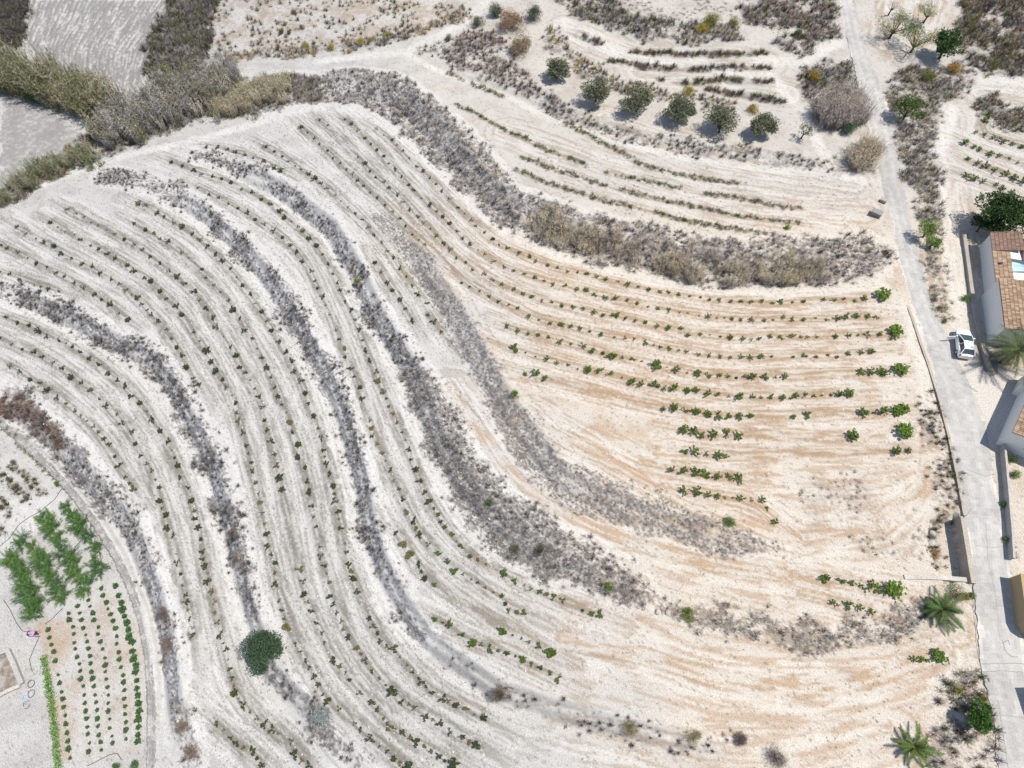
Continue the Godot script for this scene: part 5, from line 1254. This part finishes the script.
# ---------------------------------------------------------------- the white car
func car() -> void:
	var front := below(961.5, 333, 0.3); var rear := below(964.5, 357, 0.3)
	var mid := (front + rear) / 2.0
	var dir := (front - rear).normalized()
	var t := top("parked_car", Vector3(mid.x, macro(mid.x, mid.y) + 0.01, mid.y), atan2(-dir.x, -dir.y))   # local -z is forward
	var paint := Color(0.80, 0.80, 0.80)
	var b := MB.new()
	# stations from nose to tail: z, half width, sill height, shoulder height, deck height
	var st := [[-1.98, 0.52, 0.36, 0.50, 0.56], [-1.86, 0.72, 0.25, 0.62, 0.70], [-1.5, 0.84, 0.22, 0.72, 0.84], [-0.95, 0.86, 0.22, 0.80, 0.93], [-0.3, 0.87, 0.22, 0.86, 0.95], [0.6, 0.87, 0.22, 0.88, 0.96], [1.3, 0.86, 0.22, 0.90, 0.98], [1.72, 0.80, 0.25, 0.88, 0.97], [1.88, 0.66, 0.34, 0.78, 0.90]]
	var ring := func(s: Array) -> Array:
		var w: float = s[1]
		return [Vector3(-w * 0.9, s[2], s[0]), Vector3(-w, s[2] + 0.16, s[0]), Vector3(-w, s[3] - 0.06, s[0]), Vector3(-w * 0.93, s[3] + 0.04, s[0]), Vector3(-w * 0.7, s[4] - 0.01, s[0]), Vector3(0, s[4] + 0.02, s[0]), Vector3(w * 0.7, s[4] - 0.01, s[0]), Vector3(w * 0.93, s[3] + 0.04, s[0]), Vector3(w, s[3] - 0.06, s[0]), Vector3(w, s[2] + 0.16, s[0]), Vector3(w * 0.9, s[2], s[0])]
	for i in st.size() - 1:
		var r0: Array = ring.call(st[i]); var r1: Array = ring.call(st[i + 1])
		for k in 11:
			var k2 := (k + 1) % 11
			b.face(r0[k], r0[k2], r1[k2], r1[k], (r0[k] + r0[k2]) / 2 - Vector3(0, 0.55, st[i][0]), paint)
	for e in [[0, Vector3.FORWARD], [-1, Vector3.BACK]]:
		var r: Array = ring.call(st[e[0]])
		for k in range(1, 10): b.face(r[0], r[k], r[k + 1], r[k + 1], e[1], paint)
	part("body", b, mats.paint, t)
	# cabin: pillars and roof, glass set between
	var low := [Vector3(-0.76, 0.93, -1.02), Vector3(0.76, 0.93, -1.02), Vector3(0.76, 0.95, 1.72), Vector3(-0.76, 0.95, 1.72)]
	var high := [Vector3(-0.55, 1.42, 0.12), Vector3(0.55, 1.42, 0.12), Vector3(0.55, 1.43, 1.28), Vector3(-0.55, 1.43, 1.28)]
	var rf := MB.new()
	rf.hexa(high + [high[0] + Vector3(0.05, 0.05, 0.05), high[1] + Vector3(-0.05, 0.05, 0.05), high[2] + Vector3(-0.05, 0.05, -0.05), high[3] + Vector3(0.05, 0.05, -0.05)], paint)
	part("roof", rf, mats.paint, t)
	var pl := MB.new()
	for i in 4: pl.tube([low[i], high[i]], [0.05, 0.045], 5, paint)
	for s in [-1.0, 1.0]: pl.tube([Vector3(s * 0.77, 0.93, 0.42), Vector3(s * 0.555, 1.41, 0.5)], [0.045, 0.04], 5, paint)
	part("pillars", pl, mats.paint, t)
	var glass := Color(0.035, 0.06, 0.07)
	for q in [["windshield", 0, 1, Vector3.FORWARD], ["rear_window", 2, 3, Vector3.BACK], ["side_window", 1, 2, Vector3.RIGHT], ["side_window", 3, 0, Vector3.LEFT]]:
		var g := MB.new()
		g.face(low[q[1]], low[q[2]], high[q[2]], high[q[1]], q[3], glass)
		part(q[0], g, mats.glass, t)
	# open driver's door: hinge at the front of the cabin on the left, leaf swung out
	var d := MB.new()
	var hinge := Vector3(-0.88, 0.3, -0.72)
	var leaf := Vector3(-1.0, 0, 0.28).normalized() * 1.05
	var th := Vector3(0.28, 0, 1.0).normalized() * 0.09
	d.hexa([hinge, hinge + leaf, hinge + leaf + th, hinge + th, hinge + Vector3.UP * 0.62, hinge + leaf + Vector3.UP * 0.66, hinge + leaf + th + Vector3.UP * 0.66, hinge + th + Vector3.UP * 0.62], paint)
	var dr := part("door", d, mats.paint, t)
	dr.set_meta("label", "driver's door swung wide open")
	var dg := MB.new()
	dg.face(hinge + leaf * 0.12 + th * 0.5 + Vector3.UP * 0.64, hinge + leaf * 0.97 + th * 0.5 + Vector3.UP * 0.67, hinge + leaf * 0.9 + th * 0.5 + Vector3(0.12, 1.08, 0), hinge + leaf * 0.5 + th * 0.5 + Vector3(0.12, 1.04, 0), th, glass)
	part("window", dg, mats.glass, dr)
	var hd := MB.new()
	hd.box(hinge + leaf * 0.85 - th * 0.35 + Vector3(-0.08, 0.46, -0.01), hinge + leaf * 0.85 - th * 0.35 + Vector3(0.08, 0.49, 0.02), Color(0.2, 0.2, 0.2))
	part("handle", hd, mats.rubber, dr)
	# dark door opening and seat
	var op := MB.new()
	op.face(Vector3(-0.874, 0.32, -0.68), Vector3(-0.875, 0.32, 0.36), Vector3(-0.80, 0.9, 0.36), Vector3(-0.80, 0.9, -0.68), Vector3.LEFT, Color(0.03, 0.03, 0.035))
	part("door_opening", op, mats.rubber, t)
	for s in [-1.0, 1.0]:
		for z in [-1.28, 1.16]:
			var wn := Node3D.new(); wn.name = "wheel"; t.add_child(wn, true)
			wn.position = Vector3(s * 0.78, 0.31, z)
			var ty := MB.new(); var rim := MB.new()
			ty.tube([Vector3(-0.1, 0, 0), Vector3(-0.085, 0, 0), Vector3(0.085, 0, 0), Vector3(0.1, 0, 0)], [0.27, 0.31, 0.31, 0.27], 18, Color(0.03, 0.03, 0.03))
			part("tyre", ty, mats.rubber, wn)
			rim.tube([Vector3(s * 0.09, 0, 0), Vector3(s * 0.112, 0, 0)], [0.2, 0.17], 12, Color(0.5, 0.5, 0.52))
			part("rim", rim, mats.metal, wn)
		var hl := MB.new()
		hl.hexa([Vector3(s * 0.5, 0.55, -1.955), Vector3(s * 0.76, 0.57, -1.80), Vector3(s * 0.80, 0.58, -1.62), Vector3(s * 0.5, 0.56, -1.85), Vector3(s * 0.5, 0.66, -1.90), Vector3(s * 0.74, 0.69, -1.78), Vector3(s * 0.78, 0.73, -1.58), Vector3(s * 0.5, 0.72, -1.80)], Color(0.7, 0.72, 0.74))
		part("headlight", hl, mats.glass, t)
		var tl := MB.new()
		tl.box(Vector3(s * 0.73 - 0.07, 0.66, 1.76), Vector3(s * 0.73 + 0.07, 0.94, 1.86), Color(0.35, 0.02, 0.02))
		part("tail_light", tl, mats.glass, t)
		var mi := MB.new()
		mi.hexa([Vector3(s * 0.86, 0.88, -0.72), Vector3(s * 1.04, 0.9, -0.7), Vector3(s * 1.04, 0.9, -0.58), Vector3(s * 0.86, 0.88, -0.6), Vector3(s * 0.86, 0.98, -0.71), Vector3(s * 1.03, 1.02, -0.69), Vector3(s * 1.03, 1.02, -0.59), Vector3(s * 0.86, 0.98, -0.61)], paint)
		part("mirror", mi, mats.paint, t)
	var bp := MB.new()
	bp.box(Vector3(-0.26, 0.5, 1.86), Vector3(0.26, 0.61, 1.885), Color(0.7, 0.7, 0.7))
	part("number_plate", bp, mats.paint, t)
	t.scale = Vector3.ONE * 0.93
	tag(t, "white hatchback car with its driver's door open, parked on the lane verge", "car")

# ---------------------------------------------------------------- the kitchen garden
func seedling(size: float, col: Color) -> ArrayMesh:
	var b := MB.new()
	for i in 14:
		b.leaf(Vector3(rng.randf_range(-0.1, 0.1), 0.3 + rng.randf() * 0.3, rng.randf_range(-0.1, 0.1)) * size, Vector3(rng.randf_range(-1, 1), 0.3, rng.randf_range(-1, 1)).normalized() * size * 0.45, Vector3(rng.randf_range(-1, 1), 0.2, rng.randf_range(-1, 1)).normalized() * size * 0.35, shade(col, 0.3))
	for i in 26:
		var a := i * 2.4
		var out := Vector3(cos(a), 0, sin(a))
		var l := size * rng.randf_range(0.5, 1.0)
		var up := rng.randf_range(0.2, 0.9)
		var p := Vector3(0, 0.02, 0) + out * l * 0.15 + Vector3.UP * up * size * 0.5
		b.leaf(p, (out + Vector3.UP * rng.randf_range(-0.2, 0.5)).normalized() * l * 0.55, (out.cross(Vector3.UP) + Vector3.UP * rng.randf_range(-0.3, 0.3)) * l * 0.42, shade(col, 0.3))
	b.tube([Vector3(0, -0.05, 0), Vector3(0, size * 0.35, 0)], [0.015, 0.012], 4, Color(0.12, 0.13, 0.06))
	return b.commit(mats.leaf)
func feathery(high: float, wide: float, col: Color) -> ArrayMesh:   # tall, fern-like stems arching outwards
	var b := MB.new()
	for i in 16:
		var a := rng.randf() * TAU
		var out := Vector3(cos(a), 0, sin(a))
		var p := out * 0.06
		var d := (Vector3.UP + out * rng.randf_range(0.15, 0.9)).normalized()
		var c := shade(col, 0.25)
		var n := 9
		for k in n:
			var q := p + d * high * 1.15 / n
			b.blade(p, q, d.cross(out).normalized() * 0.02 + Vector3(0.01, 0, 0), c)
			if k > 1:
				for e in 7:
					var s := p.lerp(q, rng.randf())
					var sd := (round_dir() + d * 0.6).normalized()
					b.blade(s, s + sd * wide * 0.26 * (1.1 - float(k) / n * 0.7), rv(0.03), shade(c, 0.3))
			p = q
			d = (d + out * 0.09 + Vector3.DOWN * 0.05).normalized()
	return b.commit(mats.leaf)
func garden() -> void:
	var ms := [seedling(0.36, Color(0.05, 0.085, 0.04)), seedling(0.40, Color(0.045, 0.08, 0.04)), seedling(0.33, Color(0.055, 0.09, 0.04))]
	for r in GARDEN.size():
		for i in range(0, GARDEN[r].size(), 2):
			tag(single("seedling", ms[rng.randi() % 3], on(GARDEN[r][i], GARDEN[r][i + 1]), rng.randf() * TAU, rng.randf_range(0.75, 1.3)), "small dark green seedling in the %s thin row from the leafy crop" % ORDINALS[r], "plant", "garden seedlings")
	var big := [seedling(0.60, Color(0.045, 0.085, 0.035)), seedling(0.54, Color(0.04, 0.08, 0.035))]
	for i in range(0, GARDEN_BIG.size(), 2):
		tag(single("seedling", big[rng.randi() % 2], on(GARDEN_BIG[i], GARDEN_BIG[i + 1]), rng.randf() * TAU, rng.randf_range(0.85, 1.15)), "larger bushy dark green plant in the garden row next to the water channel", "plant", "bushy plants of the channel-side row")
	# the leafy bright green row
	var row := resample(xz([45.5,659, 48,675, 51,692, 54,710, 56,730, 58,750, 59,766]), 17)
	for p in row:
		var f := MB.new()
		for i in 150:
			var d := round_dir(); d.y = absf(d.y)
			var q := Vector3(d.x * 0.42, d.y * 0.45 + 0.03, d.z * 0.4) * pow(rng.randf(), 0.8)
			f.leaf(q, (d + rv(0.9)).normalized() * 0.15, rv(1.0).normalized() * 0.1, shade(Color(0.11, 0.22, 0.05), 0.35))
		tag(single("leafy_crop_plant", f.commit(mats.leaf), Vector3(p.x, ground(p), p.y), rng.randf() * TAU, rng.randf_range(0.85, 1.15)), "bright leafy crop plant in the short thick row beside the basin path", "plant", "leafy crop row")
	# feathery rows
	var fm := [feathery(0.8, 1.3, Color(0.07, 0.145, 0.045)), feathery(0.7, 1.3, Color(0.10, 0.175, 0.05)), feathery(0.95, 1.2, Color(0.06, 0.12, 0.05))]
	var fr := -1
	for a in [[62,506, 72,516, 80,527, 87,537, 93,548, 97,560, 101,572], [42,513, 50,524, 57,535, 62,545, 68,556, 73,567, 79,580, 86,593], [24,541, 32,547, 40,554, 45,565, 51,577, 57,589, 62,600], [11,558, 19,568, 26,580, 31,590, 35,603, 37,613]]:
		var p := resample(xz(a), 17)
		fr += 1
		for q0 in p:
			var q := q0 + Vector2(rng.randf_range(-0.32, 0.32), rng.randf_range(-0.3, 0.3))
			tag(single("feathery_plant", fm[rng.randi() % 3], Vector3(q.x, ground(q), q.y), rng.randf() * TAU, rng.randf_range(0.7, 1.55)), "tall feathery green plant in the %s loose row from the water channel" % ORDINALS[fr], "plant", "feathery garden rows")
	shrub("garden_bush", 134, 765, 0.8, 1.0, Color(0.06, 0.12, 0.05), 400, "dark green bush below the end of the channel-side garden row", "", 0.1)
	shrub("garden_bush", 115, 766, 0.6, 0.8, Color(0.06, 0.12, 0.05), 300, "smaller green bush below the end of the thin garden rows", "", 0.1)
	shrub("garden_bush", 54, 481, 0.7, 0.9, Color(0.09, 0.15, 0.06), 300, "green bush at the corner of the channel and the feathery rows", "", 0.1)
	for a in [[[0,546, 10,538, 18,525, 28,517, 40,510, 52,498, 60,485], "blue black hose crossing from the feathery rows to the garden corner"], [[4,600, 10,609, 17,623, 23,631, 32,633], "dark hose curling past the gardener"], [[46,624, 53,619, 63,608], "short dark hose between feathery plants and seedlings"], [[87,766, 95,762, 108,755, 116,753, 121,760], "looped hose end below the thin garden rows"], [[40,636, 34,650, 30,660, 33,672], "hose lying on the bare path beside the basin"]]:
		var h := MB.new()
		var pts := []; var rad := []
		for q in resample(xz(a[0]), 28):
			pts.append(Vector3(q.x, ground(q) + 0.02, q.y)); rad.append(0.028)
		h.tube(pts, rad, 5, Color(0.05, 0.055, 0.075))
		var hm := MeshInstance3D.new()
		hm.name = numbered("garden_hose"); hm.mesh = h.commit(mats.rubber); add_child(hm)
		tag(hm, a[1], "hose")
	# coils of hose by the basin corner
	var c := top("hose_coil", on(29, 700))
	for k in 4:
		var hb := MB.new()
		var pts := []; var rad := []
		var off := Vector3([0.0, -0.25, 0.15, -0.1][k], 0.03 + 0.04 * k, [0.4, -0.1, -0.5, -1.3][k])
		for i in 22:
			var an := TAU * i / 20.0
			pts.append(off + Vector3(cos(an) * 0.28, 0.05 * sin(an * 2.0) + 0.02, sin(an) * 0.32)); rad.append(0.024)
		hb.tube(pts, rad, 5, Color(0.06, 0.065, 0.08) if k != 1 else Color(0.2, 0.38, 0.62))
		part("loop", hb, mats.rubber, c)
	tag(c, "tangle of black and blue hose coils at the basin corner", "hose")
	gardener()
	# boxes by the lane
	for q in [[876.5, 213.5, 1.15, 0.75, 0.62, Color(0.17, 0.175, 0.175), "grey lidded box standing on the edge of the upper field by the lane"], [884, 200, 0.7, 0.5, 0.42, Color(0.25, 0.23, 0.21), "small dark box nearer the lane than the grey lidded box"]]:
		var bt := top("utility_box", on(q[0], q[1], 0.3), -0.6)
		var m := MB.new()
		m.box(Vector3(-q[2] / 2, -0.1, -q[3] / 2), Vector3(q[2] / 2, q[4] - 0.05, q[3] / 2), q[5])
		part("body", m, mats.metal, bt)
		var ld := MB.new()
		ld.hexa([Vector3(-q[2] / 2 - 0.04, q[4] - 0.048, -q[3] / 2 - 0.04), Vector3(q[2] / 2 + 0.04, q[4] - 0.048, -q[3] / 2 - 0.04), Vector3(q[2] / 2 + 0.04, q[4] - 0.048, q[3] / 2 + 0.04), Vector3(-q[2] / 2 - 0.04, q[4] - 0.048, q[3] / 2 + 0.04), Vector3(-q[2] / 2, q[4] + 0.03, -q[3] / 2), Vector3(q[2] / 2, q[4] + 0.03, -q[3] / 2), Vector3(q[2] / 2, q[4] + 0.03, q[3] / 2), Vector3(-q[2] / 2, q[4] + 0.03, q[3] / 2)], q[5] * 1.15)
		part("lid", ld, mats.metal, bt)
		tag(bt, q[6], "box")
	# pale rocks behind the vine plot
	for q in [[979, 66, 0.55], [974, 71, 0.4], [986, 70, 0.35], [658, 612, 0.3], [668, 613, 0.25], [939, 530, 0.3], [938, 540, 0.35], [936, 522, 0.28], [1015, 545, 0.3], [1017, 555, 0.33]]:
		var m := MB.new()
		var pp := []
		for i in 8:
			for k in 6:
				var th := PI * k / 5.0; var ph := TAU * i / 8.0
				pp.append(Vector3(sin(th) * cos(ph), cos(th) * 0.7, sin(th) * sin(ph)) * (1.0 + 0.3 * n_fine.get_noise_3d(sin(th) * cos(ph) * 2.0 + q[0], cos(th) * 2.0, sin(th) * sin(ph) * 2.0)) * q[2])
		for i in 8:
			for k in 5:
				var i2 := (i + 1) % 8
				m.face(pp[i * 6 + k], pp[i2 * 6 + k], pp[i2 * 6 + k + 1], pp[i * 6 + k + 1], pp[i * 6 + k] + pp[i2 * 6 + k + 1], Color(0.58, 0.56, 0.53))
		var o := single("rock", m.commit(mats.stone), on(q[0], q[1]) + Vector3.UP * q[2] * 0.3, rng.randf() * TAU)
		tag(o, ("pale rock in the small heap behind the farmhouse vine plot" if q[1] < 100 else ("pale stone beside the low green bush in the earth scar" if q[0] < 700 else ("white stone among the weeds at the foot of the lane wall" if q[0] < 960 else "white sack-like stone beside the tan shed"))), "rock", "pale stones")

func gardener() -> void:
	# bent over the rows: feet on the left, back level, head to the right
	var g := on(35.0, 634.0, 0.35)
	var t := top("person", g)
	var J := {"foot_l": Vector3(-0.28, 0.04, -0.13), "foot_r": Vector3(-0.24, 0.04, 0.15), "toe_l": Vector3(-0.06, 0.03, -0.13), "toe_r": Vector3(-0.02, 0.03, 0.15), "knee_l": Vector3(-0.12, 0.44, -0.14), "knee_r": Vector3(-0.08, 0.44, 0.15), "hip_l": Vector3(-0.3, 0.78, -0.1), "hip_r": Vector3(-0.3, 0.78, 0.1), "waist": Vector3(-0.2, 0.86, 0), "chest": Vector3(0.12, 0.9, 0), "neck": Vector3(0.3, 0.88, 0), "head": Vector3(0.42, 0.86, 0), "crown": Vector3(0.5, 0.84, 0), "sh_l": Vector3(0.2, 0.88, -0.18), "sh_r": Vector3(0.2, 0.88, 0.18), "el_l": Vector3(0.28, 0.6, -0.24), "el_r": Vector3(0.3, 0.6, 0.24), "ha_l": Vector3(0.42, 0.38, -0.18), "ha_r": Vector3(0.46, 0.38, 0.16)}
	var jeans := Color(0.36, 0.50, 0.62); var navy := Color(0.03, 0.035, 0.08); var shirt := Color(0.40, 0.20, 0.40); var skin := Color(0.42, 0.26, 0.19); var hair := Color(0.04, 0.02, 0.025); var shoe := Color(0.1, 0.09, 0.09)
	var bones := [["foot_l", "toe_l", 0.05, 0.04, shoe], ["foot_r", "toe_r", 0.05, 0.04, shoe], ["foot_l", "knee_l", 0.05, 0.07, jeans], ["foot_r", "knee_r", 0.05, 0.07, jeans], ["knee_l", "hip_l", 0.075, 0.1, jeans], ["knee_r", "hip_r", 0.075, 0.1, jeans], ["hip_l", "hip_r", 0.12, 0.12, navy], ["hip_l", "waist", 0.12, 0.13, navy], ["hip_r", "waist", 0.12, 0.13, navy], ["waist", "chest", 0.13, 0.15, shirt], ["sh_l", "sh_r", 0.08, 0.08, shirt], ["chest", "neck", 0.13, 0.05, shirt], ["neck", "head", 0.05, 0.07, skin], ["head", "crown", 0.095, 0.085, hair], ["sh_l", "el_l", 0.06, 0.048, shirt], ["sh_r", "el_r", 0.06, 0.048, shirt], ["el_l", "ha_l", 0.043, 0.03, skin], ["el_r", "ha_r", 0.043, 0.03, skin]]
	var cell := 0.03
	var lo := Vector3(-0.5, -0.06, -0.42); var n := Vector3i(40, 42, 29)
	var val := PackedFloat32Array(); val.resize(n.x * n.y * n.z)
	var who := PackedInt32Array(); who.resize(val.size())
	var at := func(i: int, j: int, k: int) -> int: return (k * n.y + j) * n.x + i
	for k in n.z:
		for j in n.y:
			for i in n.x:
				var p := lo + Vector3(i, j, k) * cell
				var d := 9.0; var near := 9.0; var w := 0
				for bi in bones.size():
					var bn: Array = bones[bi]
					var a: Vector3 = J[bn[0]]; var ab: Vector3 = J[bn[1]] - a
					var s := clampf((p - a).dot(ab) / ab.length_squared(), 0.0, 1.0)
					var e := p.distance_to(a + ab * s) - lerpf(bn[2], bn[3], s)
					if e < near: near = e; w = bi
					var hh := clampf(0.5 + 0.5 * (d - e) / 0.04, 0.0, 1.0)
					d = lerpf(d, e, hh) - 0.04 * hh * (1.0 - hh)
				val[at.call(i, j, k)] = d; who[at.call(i, j, k)] = w
	var cellv := {}
	for k in n.z - 1:
		for j in n.y - 1:
			for i in n.x - 1:
				var sum := Vector3.ZERO; var cnt := 0
				var cor := []
				for q in 8: cor.append(val[at.call(i + (q & 1), j + ((q >> 1) & 1), k + (q >> 2))])
				for e in [[0, 1], [2, 3], [4, 5], [6, 7], [0, 2], [1, 3], [4, 6], [5, 7], [0, 4], [1, 5], [2, 6], [3, 7]]:
					var a: float = cor[e[0]]; var b: float = cor[e[1]]
					if (a < 0.0) != (b < 0.0):
						var s := a / (a - b)
						sum += Vector3(e[0] & 1, (e[0] >> 1) & 1, e[0] >> 2).lerp(Vector3(e[1] & 1, (e[1] >> 1) & 1, e[1] >> 2), s); cnt += 1
				if cnt: cellv[Vector3i(i, j, k)] = lo + (Vector3(i, j, k) + sum / cnt) * cell
	var m := MB.new()
	for k in range(1, n.z - 1):
		for j in range(1, n.y - 1):
			for i in range(1, n.x - 1):
				var a := val[at.call(i, j, k)]
				for ax in 3:
					var dv := Vector3i(1 if ax == 0 else 0, 1 if ax == 1 else 0, 1 if ax == 2 else 0)
					var b := val[at.call(i + dv.x, j + dv.y, k + dv.z)]
					if (a < 0.0) == (b < 0.0): continue
					var u := Vector3i(0, 1, 0) if ax == 0 else Vector3i(0, 0, 1) if ax == 1 else Vector3i(1, 0, 0)
					var w := Vector3i(0, 0, 1) if ax == 0 else Vector3i(1, 0, 0) if ax == 1 else Vector3i(0, 1, 0)
					var c := Vector3i(i, j, k)
					var qs := [cellv.get(c - u - w), cellv.get(c - w), cellv.get(c), cellv.get(c - u)]
					if qs.has(null): continue
					var id := who[at.call(i, j, k)] if a < 0.0 else who[at.call(i + dv.x, j + dv.y, k + dv.z)]
					var col: Color = bones[id][4]
					if col == shirt and (i + k) % 3 == 0: col = Color(0.62, 0.36, 0.58)   # checked cloth
					if col == hair and (qs[0] as Vector3).x > 0.4 and (qs[0] as Vector3).y < 0.82: col = skin
					m.face(qs[0], qs[1], qs[2], qs[3], Vector3(dv) * (1.0 if a < 0.0 else -1.0), col)
	# fingers, nose
	for s in [["ha_l", "el_l", -1.0], ["ha_r", "el_r", 1.0]]:
		var hnd: Vector3 = J[s[0]]
		var fw: Vector3 = (hnd - J[s[1]]).normalized()
		for f in 5:
			var side := Vector3(0, 0, (f - 1.5) * 0.019 if f < 4 else -s[2] * 0.04)
			var l: float = [0.07, 0.08, 0.075, 0.06, 0.05][f]
			var p0 := hnd + fw * (0.02 if f < 4 else -0.01) + side
			var p1 := p0 + (fw + (Vector3(0, 0, -s[2] * 0.8) if f == 4 else Vector3.ZERO)).normalized() * l * 0.6
			m.tube([p0, p1, p1 + (fw + Vector3.DOWN * 0.7).normalized() * l * 0.5], [0.011, 0.0095, 0.008], 5, skin)
	m.tube([Vector3(0.44, 0.78, 0), Vector3(0.45, 0.745, 0)], [0.016, 0.01], 5, skin)
	part("body", m, mats.cloth, t)
	tag(t, "person in purple checked top and pale blue trousers bending over the garden", "person")

# ---------------------------------------------------------------- build
func _ready() -> void:
	rng.seed = 20240611
	var cam := Camera3D.new()
	cam.name = "camera"; add_child(cam)
	cam.position = Vector3(0, CAM_H, 0); cam.rotation_degrees.x = -PITCH
	cam.fov = rad_to_deg(2.0 * atan(384.0 / F)); cam.near = 0.5; cam.far = 9000.0
	cam.current = true
	var env := Environment.new()
	env.background_mode = Environment.BG_SKY
	var sky := Sky.new(); var sm := ProceduralSkyMaterial.new()
	sm.sky_top_color = Color(0.50, 0.57, 0.68); sm.sky_horizon_color = Color(0.80, 0.83, 0.86); sm.sky_curve = 0.12
	sm.ground_bottom_color = Color(0.45, 0.42, 0.38); sm.ground_horizon_color = Color(0.66, 0.66, 0.66)
	sm.energy_multiplier = 1.0
	sky.sky_material = sm; env.sky = sky
	env.tonemap_mode = Environment.TONE_MAPPER_LINEAR
	env.tonemap_exposure = 1.53
	env.sdfgi_enabled = true; env.ssao_enabled = true; env.ssil_enabled = true
	var we := WorldEnvironment.new()
	we.name = "world_environment"; we.environment = env; add_child(we)
	var sun := DirectionalLight3D.new()
	sun.name = "sun"; add_child(sun)
	sun.light_energy = 1.4; sun.light_color = Color(1.0, 0.965, 0.91); sun.light_angular_distance = 0.5; sun.shadow_enabled = true
	sun.look_at_from_position(Vector3(0.46, 1.05, 0.04) * 100.0, Vector3.ZERO)   # high, from the right

	n_big.seed = 3; n_big.frequency = 0.028; n_big.fractal_octaves = 3
	n_mid.seed = 8; n_mid.frequency = 0.19; n_mid.fractal_octaves = 4
	n_fine.seed = 21; n_fine.frequency = 0.95; n_fine.fractal_octaves = 3; n_fine.fractal_gain = 0.6
	surface("soil", 0.95, 0.12, 0.70, 1.0, 0.5, 0.09)
	surface("asphalt", 0.9, 0.5, 0.86, 1.0, 0.3)
	surface("stone", 0.95, 0.7, 0.62, 1.0, 1.0)
	surface("plaster", 0.9, 0.4, 0.86, 1.0, 0.3)
	surface("clay", 0.9, 0.9, 0.7, 1.0, 0.5)
	surface("bark", 0.95, 1.5, 0.6, 1.0, 1.0)
	surface("wood", 0.8, 1.5, 0.6, 1.0, 0.5)
	surface("cloth", 0.95, 2.0, 0.85, 1.0, 0.3)
	plain("dry", 0.9, 0.15)
	var leaf := plain("leaf", 0.75, 0.2)
	leaf.backlight_enabled = true; leaf.backlight = Color(0.25, 0.3, 0.12)
	plain("metal", 0.5, 0.5, 0.2)
	var cp_ := plain("paint", 0.25, 0.5)
	cp_.clearcoat_enabled = true; cp_.clearcoat = 0.8; cp_.clearcoat_roughness = 0.08
	plain("glass", 0.06, 0.6)
	plain("rubber", 0.7, 0.3)
	for m in ["dry", "leaf"]: mats[m].cull_mode = BaseMaterial3D.CULL_DISABLED

	var t0 := Time.get_ticks_msec()
	var far := structure("countryside", outer_sheet(), mats.soil)
	make_terrain()
	print("terrain done ", Time.get_ticks_msec() - t0)
	lane()
	channel()
	houses()
	print("houses done ", Time.get_ticks_msec() - t0)
	vineyards()
	vegetation()
	print("vegetation done ", Time.get_ticks_msec() - t0)
	car()
	garden()
	print("all done ", Time.get_ticks_msec() - t0)
